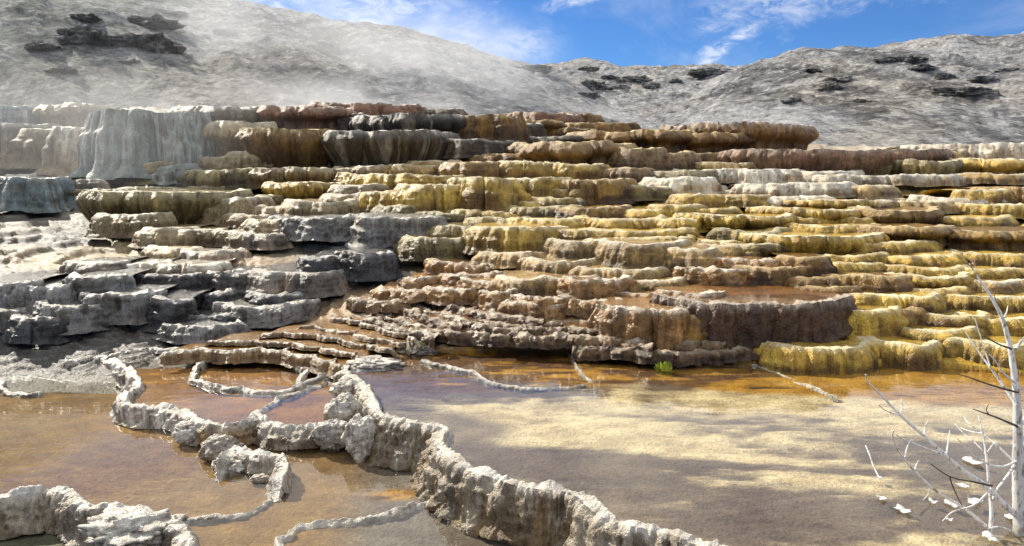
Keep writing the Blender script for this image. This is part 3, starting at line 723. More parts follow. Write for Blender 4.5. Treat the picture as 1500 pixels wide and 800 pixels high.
    (858, 964, 394, 414, 'B', 'bulge'), (842, 914, 411, 444, 'N', 'bulge'), (906, 1010, 409, 428, 'B', 'bulge'), (636, 720, 422, 440, 'N', 'bulge'), (718, 776, 425, 446, 'N', 'bulge'), (766, 836, 438, 458, 'N', 'bulge'),
    (750, 842, 446, 466, 'N', 'bulge'), (836, 934, 442, 460, 'N', 'bulge'), (900, 1010, 452, 504, 'N', 'bulge'), (980, 1058, 432, 470, 'N', 'bulge'), (920, 1000, 430, 450, 'N', 'bulge'), (600, 660, 408, 422, 'N', 'bulge'),
    (560, 640, 425, 438, 'N', 'bulge'), (520, 600, 440, 452, 'N', 'bulge'), (1002, 1256, 444, 506, 'R', 'cliff'), (1180, 1262, 420, 440, 'O', 'bulge'), (1000, 1040, 462, 506, 'O', 'bulge'),
]
SPECIAL = {  # (x0, top row) -> label of a terrace that stands out
    (140, 164): 'tall blue-grey travertine curtain with vertical streaks beside the pale cone',
    (98, 188): 'pale bluish white travertine cone against the blue-grey curtain',
    (48, 190): 'tan rounded flowstone bulge next to the pale cone',
    (78, 154): 'tan drip-edged travertine cap above the pale cone',
    (264, 156): 'dark mossy travertine cap above the fluted tan mushroom',
    (368, 157): 'rust and black stained travertine cap beside the mossy one',
    (294, 178): 'fluted tan mushroom-shaped travertine terrace on a stubby base',
    (445, 191): 'long black travertine ledge with hanging white drips',
    (524, 169): 'black travertine ledge with sharp white rim on the upper terraces',
    (366, 190): 'brown overhanging travertine ledge joining the fluted mushroom and the black ledge',
    (114, 282): 'long olive ribbed travertine overhang above a beige shelf',
    (394, 269): 'bright-rimmed golden travertine shelf below the black dripping ledge',
    (854, 192): 'wide brown-gold travertine bench below the skyline terraces',
    (774, 209): 'dark gold block-like travertine bench under the wide bench',
    (996, 182): 'broad grey-brown domed terrace standing against the pale hill',
    (1094, 219): 'long reddish brown fluted travertine ledge with white-crusted end',
    (1372, 211): 'pale cream fluted terrace at the crest above the dead tree',
    (1278, 236): 'olive dripping ledge below the reddish fluted ledge',
    (1388, 234): 'golden ribbed ledge below the pale cream crest terrace',
    (526, 319): 'grey flat-topped travertine block with dry cracked face',
    (398, 320): 'long grey dry travertine block adjoining the flat-topped one',
    (670, 261): 'tall golden travertine flow front with bulging foot',
    (1136, 307): 'golden ledge with black drip stains, longest of its row',
    (1112, 345): 'long overhanging golden ledge above the olive shelf',
    (1002, 444): 'large dark rust travertine block holding a brown pool on top',
    (900, 452): 'rough brown bulging travertine lump beside the dark rust block',
    (842, 411): 'brown travertine block with white crusted crown among wet bumps',
    (374, 398): 'chalky white-grey travertine block on the dark shelf',
    (158, 403): 'long charcoal travertine ledge below the tan film pools',
    (122, 431): 'upright grey travertine block in front of the charcoal ledge',
    (1252, 434): 'rounded bright yellow travertine step behind the dead tree',
    (1128, 509): 'rough yellow step at the edge of the wide pool',
}
GROUPS = {'Y': ('golden yellow', 'golden travertine steps'), 'O': ('brown-gold stained', 'brown-gold travertine steps'), 'B': ('beige', 'beige travertine steps'), 'G': ('grey dry', 'grey dry travertine blocks'),
          'W': ('whitish crusted', 'whitish travertine steps'), 'D': ('black stained', 'black stained ledges'), 'T': ('blue-grey', 'blue-grey ledges in the steam'), 'R': ('reddish brown', 'reddish ledges on the crest'),
          'L': ('olive', 'olive travertine steps'), 'K': ('charcoal dry', 'charcoal dry slabs'), 'N': ('wet brown', 'wet brown travertine bumps'), 'P': ('pinkish beige', 'pinkish beige steps')}
FORM = {'over': 'overhanging', 'bulge': 'rounded', 'cliff': 'sheer-faced', 'cap': 'thick-lipped'}


def where(x, y):
    if x < 500:
        return ('beside the blue-grey curtain' if x < 290 else 'around the fluted mushroom-shaped terrace') if y < 268 else ('around the olive overhang' if y < 335 else 'between the olive overhang and the film pools') if y < 368 else \
            'around the charcoal ledge' if y < 440 else 'at the foot of the charcoal ledge'
    if y < 200:
        return 'on the crest behind the black ledges' if x < 760 else 'on the crest beside the wide bench'
    if x > 1000:
        if y < 268:
            return 'around the reddish fluted ledge'
        if x > 1290:
            return 'behind the top of the dead tree' if y < 400 else 'behind the trunk of the dead tree'
        return 'below the reddish fluted ledge' if y < 320 else 'around the longest overhanging golden ledge' if y < 372 else 'just above the dark rust block'
    if y < 262:
        return 'around the dark gold bench'
    if y < 318:
        return 'beside the tall golden flow front' if x < 760 else 'below the dark gold bench'
    if y < 368:
        return 'adjoining the flat-topped grey block' if x < 720 else 'halfway down the golden slope'
    if y < 405:
        return 'at the bottom of the golden slope'
    return 'above the golden scallop pools' if x < 700 else 'above the far end of the brown pool' if x < 900 else 'beside the dark rust block'


def build_ledges():
    for i, L in enumerate(LEDGES):
        x0, x1, yt, yb, key, prof = L
        rng = random.Random(i * 7 + 3)
        Dfix = None
        P, zt, h, D, dp = arc_plan(x0, x1, yt, yb, rng, Dfix)
        h = h + 0.03 * D / 12 + (0.12 if yb > 500 else 0)
        zcol = zone_colour(np.array([P[:, 0].mean()]), np.array([D]))[0]
        c = PAL[key] * 0.8 + zcol * 0.2
        if key in 'BN' and 0.5 * (x0 + x1) > 560:
            c = c * np.array([1.12, 0.97, 0.66])
        c = c * (0.88 + 0.24 * rng.random())
        st = dict(STY[key])
        far = D / 12.0
        kw = dict(ds=max(0.014, 0.0018 * D), rows=int(np.clip((yb - yt) * 0.75, 9, 26)), lobe=0.075 * far + 0.08 * h, lobe_w=0.34 * far * (1 + 0.5 * rng.random()),
                  flute=0.048 * far + 0.012 * h, flute_w=0.11 * far, rough=0.016 * far ** 0.7, lip=0.014 * far, rimw=0.035 * far, zvar=0.035 * far, bench=0.07 if prof in ('bulge', 'cliff') else 0.0, crag=0.009 * far ** 0.5)
        if key in 'GK':
            kw.update(flute=0.008, lobe=0.12 * far, rough=0.036, lobe_w=0.42, crag=0.022, zvar=0.05)
        if key == 'N':
            kw.update(lobe=0.11, lobe_w=0.24, rough=0.034, flute=0.012, crag=0.022, zvar=0.06)
        if prof == 'over':
            kw.update(flute=0.058 * far, flute_w=0.12 * far)
        if (x0, yt) == (1002, 444):
            kw.update(rough=0.035, crag=0.018, flute=0.012, tread_c=(0.20, 0.085, 0.015)); c = np.array([0.115, 0.062, 0.03]); st['foot_c'] = (0.06, 0.03, 0.014)
        lab = SPECIAL.get((x0, yt))
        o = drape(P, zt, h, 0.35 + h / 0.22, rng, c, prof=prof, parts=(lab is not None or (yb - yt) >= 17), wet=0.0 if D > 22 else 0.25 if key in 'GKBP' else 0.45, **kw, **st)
        if (x0, yt) == (1002, 444):
            n_ = len(P); q = P[6:-6]; cx_ = q[:, 0].mean(); ring = np.vstack([np.stack([cx_ + (q[:, 0] - cx_) * 0.95, q[:, 1] + 0.06], 1), [[q[-1, 0] - 0.3, q[-1, 1] + 0.35], [q[0, 0] + 0.4, q[0, 1] + 0.35]]])
            wo = water(ring, zt - 0.004, None); wo.parent = o; wo.matrix_parent_inverse = Matrix.Translation(-Vector(o.location))
            del wo['kind']
        if lab:
            tag(o, lab, 'terrace')
        else:
            ln = (x1 - x0) / F * D
            size = 'long ' if ln > 1.9 else 'short ' if ln < 0.95 else ''
            size += 'tall ' if h > 0.5 else 'low ' if h < 0.25 else ''
            tag(o, f'{size}{FORM[prof]} {GROUPS[key][0]} travertine step ' + where(0.5 * (x0 + x1), yb), 'terrace', GROUPS[key][1])


build_ledges()

# ------------------------------------------------------------------ rims of the near pools
WHT = np.array([0.56, 0.53, 0.47]); CRT = np.array([0.40, 0.36, 0.30])


def rim(pts, z, h, label, width=0.07, rng_seed=1, c=CRT, prof='cliff', group=None, lobe=0.035, rough=0.02, lip=0.02, plane=True, name='pool_rim', rev=False, pool_c=None, sc=1.0, scal=0.0, fade_ends=0.0, rimc=None, **kw):
    P = smooth_poly(to_plane(pts, z))
    if scal > 0:
        P, s_ = resample(P, 0.03); r2 = random.Random(rng_seed + 500)
        cb, _ = cells(s_, 0.55, r2, 0.6); cb2, _ = cells(s_, 0.22, r2, 0.6)
        T_ = np.gradient(P, axis=0); T_ /= np.hypot(T_[:, 0], T_[:, 1])[:, None]
        P = P + np.stack([T_[:, 1], -T_[:, 0]], 1) * (scal * (cb - 0.5) + 0.3 * scal * cb2)[:, None]
    if rev:
        P = P[::-1]
    rng = random.Random(rng_seed)
    D = P[:, 1].mean()
    o = drape(P, z + 0.006, h, width, rng, c, ds=max(0.009, 0.0014 * D), rows=int(np.clip(h / 0.012, 8, 34)), lobe=lobe * sc, lobe_w=0.22 * sc, flute=0.010 * sc, flute_w=0.075, prof=prof, lip=lip, rimw=min(width * 0.35, 0.05 * sc),
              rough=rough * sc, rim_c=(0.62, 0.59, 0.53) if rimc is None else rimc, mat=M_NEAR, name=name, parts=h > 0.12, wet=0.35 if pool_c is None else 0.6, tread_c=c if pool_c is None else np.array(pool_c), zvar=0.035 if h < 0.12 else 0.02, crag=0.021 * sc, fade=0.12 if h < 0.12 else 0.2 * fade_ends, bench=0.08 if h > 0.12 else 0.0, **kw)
    return tag(o, label, 'rim', group)


rim(RIM_R, Z_R, 0.40, 'thick white crusted wall holding back the wide cream pool', 0.10, 5, np.array([0.36, 0.31, 0.23]), foot_c=(0.17, 0.115, 0.055), lobe=0.075)
rim(RIM_M, Z_M, 0.20, 'winding white crusted wall along the edge of the golden pool', 0.09, 6, np.array([0.46, 0.42, 0.36]))
rim(RIM_M2, Z_M, 0.17, 'short curved dark-faced wall of the small pool beside the lumpy rim', 0.10, 7, np.array([0.40, 0.36, 0.30]), foot_c=(0.10, 0.06, 0.03))
rim([(300, 622), (337, 627), (378, 617)], Z_M, 0.18, 'thin straight dark edge of the golden pool between two crusted walls', 0.05, 9, np.array([0.30, 0.25, 0.18]), foot_c=(0.2, 0.13, 0.06), lobe=0.02)
rim([(318, 684), (328, 668), (345, 656), (368, 669), (412, 667), (424, 684), (404, 714)], Z_L + 0.10, 0.14, 'hooked crust rim curling round a dark hollow', 0.07, 10, np.array([0.38, 0.34, 0.28]), lobe=0.05, fade_ends=1.0)
rim(RIM_B, Z_L, 0.30, 'brown-stained wall above the deep greenish basin', 0.12, 8, np.array([0.34, 0.29, 0.22]), foot_c=(0.16, 0.12, 0.07), lobe=0.05)
THIN = [
    ([(-30, 545), (2, 552), (8, 570), (20, 575), (70, 577)], Z_L, 'thin white rim poking out of the tan pool'),
    ([(310, 528), (292, 540), (284, 550), (300, 562), (340, 570), (390, 572), (430, 570), (444, 562), (470, 551), (486, 544)], Z_M + 0.03, 'thin white crescent rim enclosing a round golden pool'),
    ([(246, 514), (290, 519), (350, 516), (394, 515), (420, 525), (446, 536), (457, 546), (441, 556)], Z_M + 0.06, 'knobbly white rim behind the crescent rim'),
    ([(376, 606), (388, 593), (426, 577), (466, 562), (486, 552)], Z_M, 'thin white side rim of the small pool'),
    ([(262, 768), (275, 758), (328, 753), (350, 757), (385, 735), (403, 713), (425, 690)], Z_L, 'thin jagged crack-like rim between two grey pools'),
    ([(395, 830), (402, 800), (420, 775), (432, 766), (475, 765), (520, 758), (580, 748), (612, 740), (640, 728)], Z_L, 'rough gravelly rim winding across the grey pool to the thick wall'),
    ([(612, 527), (650, 536), (700, 547), (722, 560), (760, 570), (800, 568), (870, 562)], Z_R, 'thin dark rim line across the brown end of the wide pool'),
    ([(832, 515), (846, 530), (850, 545), (872, 562)], Z_R, 'thin brown rim joining the dark rim line to the slope'),
    ([(1095, 530), (1125, 541), (1150, 546), (1172, 562), (1205, 572), (1235, 590)], Z_R - 0.012, 'thin broken crack rim in the yellow shallows'),
    ([(150, 520), (200, 512), (250, 512), (300, 507)], Z_M + 0.07, 'white crust rim bordering the chalky flat'),
]
for k, (pts, z, lab) in enumerate(THIN):
    dk_ = k in (4, 6)
    f_ = 0.4 if dk_ else 0.3 if k in (7, 8) else 0.62
    rim(pts, z - (0.024 if k in (7, 8) else 0.012), 0.06, lab, 0.07 * f_ + 0.008, 20 + k, np.array([0.20, 0.17, 0.13]) if dk_ else np.array([0.46, 0.43, 0.37]), lobe=0.03, rough=0.016, lip=0.016 * f_, prof='cliff', sc=f_, scal=0.07 if k != 7 else 0.03)
BROWN_RIMS = [
    [(560, 458), (600, 470), (650, 488), (700, 494), (780, 498), (845, 500)], [(600, 444), (640, 455), (690, 470), (730, 483), (790, 482)], [(720, 497), (760, 497), (850, 503), (930, 507), (962, 516)],
    [(840, 517), (900, 520), (980, 527), (1062, 521), (1110, 518)], [(780, 478), (840, 484), (900, 488), (930, 492)], [(640, 440), (690, 452), (740, 462), (800, 468)],
    [(560, 440), (600, 452), (640, 466), (680, 478)], [(880, 500), (940, 503), (1000, 512), (1060, 512)], [(700, 468), (750, 474), (820, 472)], [(520, 452), (560, 470), (600, 486), (650, 500)],
]
GOLD_RIMS = [
    [(240, 514), (300, 510), (350, 513), (400, 510), (450, 519), (500, 529), (520, 536)], [(300, 499), (360, 499), (420, 502), (470, 510), (520, 518), (545, 524)],
    [(380, 487), (440, 488), (490, 495), (540, 504), (590, 511)], [(440, 475), (490, 480), (540, 490), (610, 503)], [(490, 463), (540, 472), (580, 484), (625, 497)],
]
BROWN_RIMS.sort(key=lambda p: -sum(q[1] for q in p) / len(p))
ORD = ['lowest', 'second', 'third', 'fourth', 'fifth', 'sixth', 'seventh', 'eighth', 'ninth', 'topmost']
GLAB = ['lowest', 'second lowest', 'middle', 'second uppermost', 'uppermost']
for k, pts in enumerate(BROWN_RIMS + GOLD_RIMS):
    gold_ = k >= len(BROWN_RIMS)
    if not gold_:
        pts = [(a, b - 11 * float(sstep(470, 510, b))) for a, b in pts]
    p = np.array(pts, float); m = len(p) // 2
    d = depth_at(p[m, 0], p[m, 1] + (5 if gold_ else 10)); z = float(at_depth(p[m, 0], p[m, 1], d)[2])
    if gold_:
        rim(pts, z + 0.012, 0.16 if k == len(BROWN_RIMS) else 0.05, GLAB[k - len(BROWN_RIMS)] + ' white beaded rim of the golden scallop pools', 0.9, 60 + k, np.array([0.27, 0.18, 0.085]), lobe=0.05, rough=0.018, lip=0.02, prof='cliff', foot_c=(0.2, 0.12, 0.05), sc=0.38, scal=0.16,
            pool_c=(0.22, 0.105, 0.012))
    else:
        rim(pts, z, 0.14, 'brown wet scalloped rim with white glints, ' + ORD[k] + ' row above the brown pool', 0.7, 60 + k, np.array([0.17, 0.105, 0.05]), rimc=(0.50, 0.43, 0.33), group='brown scalloped rims', lobe=0.06, rough=0.03, lip=0.02, prof='cliff', foot_c=(0.06, 0.03, 0.012), scal=0.13,
            pool_c=(0.17, 0.08, 0.02))


# ------------------------------------------------------------------ lumps of crust: one rock mesh each
def lump(name, px, py, z, size, label, cat, c, seed, squash=(1, 1, 0.7), group=None, mat=None, res=44, amp=0.3, D=None, kind=None):
    """an uneven boulder: a spherical grid pushed by noise"""
    u = np.linspace(0, 2 * np.pi, res * 2 + 1); v = np.linspace(0.02, np.pi - 0.02, res)
    U, Vv = np.meshgrid(u, v, indexing='ij')
    x, y, zz_ = np.cos(U) * np.sin(Vv), np.sin(U) * np.sin(Vv), np.cos(Vv)
    n = fbm(x * 1.6 + seed, y * 1.6, zz_ * 1.6, oct=5, seed=seed, gain=0.6); rg = np.abs(fbm(x * 2.6, y * 2.6 + seed, zz_ * 2.6, oct=3, seed=seed + 3))
    fine_ = fbm(x * 9, y * 9 + seed, zz_ * 9, oct=3, seed=seed + 8, gain=0.6); rf = np.abs(fbm(x * 6 + seed, y * 6, zz_ * 6, oct=3, seed=seed + 9))
    r = 1 + 1.3 * amp * n - amp * 0.9 * rg + 0.06 * fine_ - 0.13 * rf
    V = np.stack([x * r * squash[0], y * r * squash[1], zz_ * r * squash[2]], -1) * size
    if D is None:
        X, Y, Z = at_plane(px, py, z)
    else:
        X, Y, Z = at_depth(px, py, D)
    cc = np.asarray(c) * (1 + 0.5 * fbm(x * 4, y * 4, zz_ * 4, oct=3, seed=seed + 5))[..., None]
    o = mesh_obj(name, V.reshape(-1, 3), grid_faces(*U.shape)[:, ::-1], mat or M_NEAR, cc.reshape(-1, 3), {'wet': np.full(U.size, 0.2)})
    o.location = (float(X), float(Y), float(Z))
    return tag(o, label, cat, group, kind)


lump('crust_lump', 545, 534, -0.02, 0.30, 'flat white rocky node where several pool rims meet', 'rock', WHT, 11, (1.3, 0.9, 0.30), amp=0.45)
lump('crust_lump', 606, 512, 0.02, 0.24, 'rough grey crust knob on the rocky node', 'rock', CRT, 12, (1.2, 0.8, 0.4), amp=0.5)
lump('crust_lump', 506, 573, -0.06, 0.17, 'whitish crust knob at the top end of the thick wall', 'rock', WHT, 13, (1.0, 0.9, 0.75), amp=0.35)
lump('crust_lump', 505, 605, -0.12, 0.24, 'rounded whitish crust boulder at the head of the thick wall', 'rock', WHT, 14, (0.85, 0.8, 0.9), amp=0.3)
lump('crust_lump', 487, 638, -0.24, 0.22, 'lowest bulbous grey crust boulder touching the grey pool', 'rock', np.array([0.46, 0.44, 0.40]), 15, (0.95, 0.8, 0.75), amp=0.3)
lump('crust_lump', 531, 640, -0.18, 0.25, 'pale fluted crust boulder leaning on the dark wall face', 'rock', WHT, 16, (0.8, 0.8, 0.95), amp=0.28)
lump('crust_lump', 278, 634, -0.28, 0.17, 'small white crust knob on the winding wall', 'rock', WHT, 17, (1, 0.8, 0.7))
lump('crust_lump', 322, 658, -0.28, 0.20, 'dark-sided crust boulder below the golden pool', 'rock', CRT, 18, (1.1, 0.8, 0.7))
lump('crust_lump', 338, 682, -0.33, 0.15, 'rough glinting crust boulder next to the hollow', 'rock', WHT, 19, (1.2, 0.9, 0.6), amp=0.45)
lump('crust_lump', 382, 702, -0.35, 0.075, 'small crust cobble lying in the dark hollow', 'rock', CRT, 20, (1.3, 0.8, 0.6))
lump('crust_lump', 195, 778, -0.44, 0.30, 'large slanting white crust mass above the basin', 'rock', WHT, 22, (1.35, 0.9, 0.55), amp=0.5)


# ------------------------------------------------------------------ hills
def hill(name, ridge, D0, Dr_, zbase, label, seed, x_pad=400, rough=1.0, steep=1.35, base_c=(0.30, 0.30, 0.31), beyond=40, white=0.5, dark=0.5, tint=None):
    rx = np.array([p[0] for p in ridge], float); ry = np.array([p[1] for p in ridge], float)
    xs = np.linspace(rx[0], rx[-1], 400)
    yr = np.interp(xs, rx, ry)
    for _ in range(2):
        yr = np.convolve(np.pad(yr, 4, 'edge'), np.ones(9) / 9, 'valid')
    Dr = np.interp(xs, rx, np.array([p[2] for p in ridge]) if len(ridge[0]) > 2 else np.full(len(rx), Dr_))
    t = np.concatenate([np.linspace(0, 1, 190), 1 + np.linspace(0.02, 1, 20) ** 1.3])
    T, I = np.meshgrid(t, np.arange(len(xs)), indexing='ij')
    D = np.where(T <= 1, D0 + (Dr[I] - D0) * T, Dr[I] + beyond * (T - 1))
    A = (xs - 750) / F
    _, _, zr = at_depth(xs, yr, Dr)
    X = A[I] * D * 0.995 / 1.0
    zr = zr[I]
    up = np.clip(T, 0, 1)
    z = zbase + (zr - zbase) * (1 - (1 - up) ** steep) - np.clip(T - 1, 0, 2) ** 1.2 * (zr - zbase) * 0.8
    sc = 1.0
    rid = 1 - np.abs(fbm(X / 9 + D / 14, D / 16, oct=5, seed=seed, gain=0.55)) * 2
    diag = fbm(X / 5.0 + z / 4.0, z / 9.0 + D / 30, oct=5, seed=seed + 3, gain=0.6)
    env = np.clip(T * 3, 0, 1) * (0.35 + 0.65 * np.clip((1.05 - T) * 4, 0, 1))
    z = z + rough * env * (0.9 * rid + 0.9 * diag + 0.35 * fbm(X / 1.4, D / 1.4, oct=4, seed=seed + 5, gain=0.65))
    m1 = fbm(X / 7 + z / 5, D / 14 - z / 6, oct=5, seed=seed + 8, gain=0.6); m2 = fbm(X / 3.2 - z / 3, z / 2.2, oct=5, seed=seed + 9, gain=0.62)
    base = np.array(base_c) * (1 + 0.35 * m2[..., None])
    kw_ = (sstep(0.0, 0.35, m1 + 0.35 * m2) * white)[..., None]; kd = (sstep(0.02, 0.4, -m1 + 0.4 * m2) * dark)[..., None]
    col = base * (1 - kw_) + np.array([0.50, 0.50, 0.50]) * kw_
    col = col * (1 - kd) + np.array([0.055, 0.06, 0.06]) * kd
    if tint is not None:
        col = tint(X, D, z, col, T)
    o = mesh_obj(name, np.stack([X, D, z], -1).reshape(-1, 3), grid_faces(*X.shape)[:, ::-1], M_HILL, col.reshape(-1, 3), {'wet': np.zeros(X.size)})
    return tag(o, label, kind='structure')


LEFT_RIDGE = [(-500, -330, 70), (-200, -230, 72), (0, -150, 75), (150, -70, 78), (300, 0, 80), (400, 18, 80), (450, 28, 80), (490, 42, 80), (540, 40, 82), (600, 52, 84), (650, 70, 86), (700, 84, 88), (750, 98, 90), (800, 112, 92), (850, 135, 90), (900, 160, 88), (960, 190, 85)]
MID_RIDGE = [(640, 130), (740, 112), (800, 106), (850, 99), (880, 100), (905, 107), (930, 106), (960, 111), (1000, 112), (1040, 106), (1075, 112), (1120, 125), (1200, 140), (1300, 160)]
RIGHT_RIDGE = [(930, 190, 75), (990, 165, 80), (1040, 130, 88), (1075, 113, 92), (1110, 103, 95), (1150, 89, 97), (1200, 84, 98), (1250, 80, 98), (1300, 75, 99), (1350, 67, 100), (1395, 62, 100), (1430, 66, 100), (1470, 62, 100), (1500, 58, 100), (1600, 60, 100), (1750, 90, 100), (1950, 140, 100)]


def tint_mid(X, D, z, col, T):
    k = sstep(0.55, 0.95, T)[..., None] * 0.55
    return col * (1 - k) + k * np.array([0.36, 0.31, 0.21])


def tint_left(X, D, z, col, T):
    k = (sstep(-12, -34, X) * 0.5)[..., None]
    return col * (1 - k) + k * np.array([0.20, 0.25, 0.21])


hill('hill', LEFT_RIDGE, 36, 80, 3.2, 'tall grey rubble hill veiled by steam', 101, rough=0.75, steep=1.25, white=0.45, dark=0.55, tint=tint_left, beyond=60)
hill('hill', MID_RIDGE, 60, 125, 3.5, 'distant craggy tan and grey ridge between two hills', 131, rough=1.0, steep=1.5, white=0.3, dark=0.6, tint=tint_mid, beyond=60)
hill('hill', RIGHT_RIDGE, 36, 98, 2.6, 'broad grey-white hillside of chalky rubble', 171, rough=0.8, steep=1.3, white=0.7, dark=0.55, beyond=60)
bm = bmesh.new(); bmesh.ops.create_circle(bm, cap_ends=True, radius=3000, segments=64)
me = bpy.data.meshes.new('ground'); bm.to_mesh(me); bm.free(); me.materials.append(M_HILL)
ca = me.attributes.new('Col', 'FLOAT_COLOR', 'POINT'); ca.data.foreach_set('color', np.tile(np.array([0.25, 0.23, 0.2, 1], np.float32), len(me.vertices)))
g = bpy.data.objects.new('ground', me); C.objects.link(g); g.location = (0, 0, -2.0); tag(g, 'pale ground reaching to the horizon', kind='structure')

bpy.context.view_layer.update()
DG_ = bpy.context.evaluated_depsgraph_get()


def hill_depth(px, py, default):
    a, b, c = ray(px, py)
    hit, loc, nrm, idx, ob, mtx = SC.ray_cast(DG_, Vector((0, 0, CAMZ)), Vector((float(a), float(b), float(c))).normalized())
    return float(loc.y) if hit and ob.name.startswith('hill') else default


for k, (px, py, D, sz, sq, lab) in enumerate([
    (782, 104, 96, 1.7, (1.7, 1, 0.55), 'dark rock outcrop on the shoulder of the steamy hill'),
    (1038, 108, 112, 2.4, (1.9, 1, 0.5), 'dark brown crag on the saddle between the hills'),
    (868, 104, 116, 2.0, (1.5, 1, 0.45), 'dark crag cresting the distant tan ridge'),
    (872, 130, 108, 2.2, (1.3, 1, 0.7), 'dark block of rock below the tan ridge crest'),
    (930, 118, 116, 2.0, (1.8, 1, 0.5), 'grey broken rock on the tan ridge'),
    (212, 72, 66, 2.6, (1.4, 1, 0.6), 'dark boulder outcrop on the steamy hillside'),
    (215, 38, 69, 2.4, (1.5, 1, 0.5), 'dark outcrop above the boulder on the steamy hillside'),
    (118, 62, 66, 2.2, (1.3, 1, 0.7), 'green-grey cliff outcrop on the steamy hillside'),
    (1215, 132, 80, 1.5, (1.2, 1, 0.6), 'dark hollow-edged rock on the chalky hillside'),
    (1330, 92, 92, 2.1, (2.2, 1, 0.45), 'dark rock band near the top of the chalky hillside'),
    (1415, 140, 84, 1.9, (2.0, 1, 0.5), 'dark rock rib on the chalky hillside'),
]):
    lump('rock_outcrop', px, py, 0, sz * 0.55, lab, 'rock', (0.19, 0.19, 0.185), 200 + k, sq, mat=M_HILL, D=hill_depth(px, py, D) + 0.35 * sz, amp=0.55)
for k, (px, py, sz, lab, grp) in enumerate(
        [(x, y, r, 'small dark rock jutting from the chalky hillside', 'dark rocks on the chalky hillside') for x, y, r in ((1228, 118, 1.3), (1296, 90, 1.0), (1352, 100, 1.2), (1384, 112, 0.9), (1442, 118, 1.3), (1160, 148, 0.8), (1262, 150, 0.8), (1475, 105, 1.2), (1190, 105, 0.9))]
        + [(x, y, r, 'small dark rock jutting from the steamy hillside', 'dark rocks on the steamy hillside') for x, y, r in ((120, 28, 1.4), (160, 60, 1.1), (245, 66, 1.0), (190, 92, 0.9), (60, 70, 1.3), (330, 48, 1.0), (262, 22, 1.0), (90, 105, 1.0))]
        + [(x, y, r, 'small dark rock jutting from the tan ridge', 'dark rocks on the tan ridge') for x, y, r in ((892, 114, 1.3), (908, 128, 1.2), (955, 126, 1.4), (988, 120, 1.1), (858, 142, 1.5))]):
    lump('hillside_rock', px, py, 0, sz * 0.5, lab, 'rock', (0.19, 0.19, 0.185), 300 + k, (1.6, 1, 0.5), group=grp, mat=M_HILL, D=hill_depth(px, py, 90), amp=0.55, res=24)


# ------------------------------------------------------------------ the dead tree at the water's edge
def tube(pts, r0, r1, sides=9):
    P = np.array(pts, float)
    for _ in range(2):
        Q = [P[0]]
        for a, b in zip(P[:-1], P[1:]):
            Q += [a * .75 + b * .25, a * .25 + b * .75]
        Q.append(P[-1]); P = np.array(Q)
    n = len(P); L = np.concatenate([[0], np.cumsum(np.linalg.norm(np.diff(P, axis=0), axis=1))]); f = L / L[-1]
    rad = r0 + (r1 - r0) * f
    T = np.gradient(P, axis=0); T /= np.linalg.norm(T, axis=1)[:, None]
    ref = np.where(np.abs(T[:, 1:2]) < 0.9, np.array([[0, 1, 0]]), np.array([[1, 0, 0]]))
    A = np.cross(T, ref); A /= np.linalg.norm(A, axis=1)[:, None]; B = np.cross(T, A)
    a = np.linspace(0, 2 * np.pi, sides + 1)
    R = rad[:, None] * (1 + 0.12 * vnoise(L[:, None] * 30 + 0 * a, 3 * np.cos(a)[None] + 0 * L[:, None], seed=5))
    V = P[:, None] + R[..., None] * (A[:, None] * np.cos(a)[None, :, None] + B[:, None] * np.sin(a)[None, :, None])
    tip = np.repeat(P[-1][None, None], sides + 1, 1).reshape(1, sides + 1, 3)
    return np.concatenate([V, tip + T[-1] * rad[-1]], 0), f


def wood(name, dark_below=None):
    m, t = material(name)
    P = t.n('ShaderNodeNewGeometry').outputs['Position']
    at = t.n('ShaderNodeAttribute', {'attribute_name': 'Col'}).outputs['Color']
    n1 = t.noise(t.map(P, (1, 1, 0.4)), 30, 5, 0.7); n2 = t.noise(t.map(P, (1, 1, 0.25)), 120, 4, 0.6)
    c = t.mix(t.ramp(n1, 0.50, 0.64), at, t.mix(1, at, (0.35, 0.30, 0.26), 'MULTIPLY'))
    bp = t.n('ShaderNodeBump', None, Strength=0.5, Distance=0.006, Height=t.math('ADD', n1, n2))
    p = t.n('ShaderNodeBsdfPrincipled', None, Base_Color=c, Roughness=0.8, Normal=bp.outputs[0])
    t.n('ShaderNodeOutputMaterial', None, Surface=p.outputs[0])
    return m


M_WOOD = wood('bleached_wood')
TD = 5.32


def zpx(pts, d0, d1):
    """zoomed sketch coordinates -> points in the place, running from depth d0 to d1"""
    p = np.array(pts, float); x = 1150 + p[:, 0] / 1.906; y = 380 + p[:, 1] / 1.906
    D = np.linspace(d0, d1, len(p)); X, Y, Z = at_depth(x, y, D)
    return np.stack([X, Y, Z], 1)


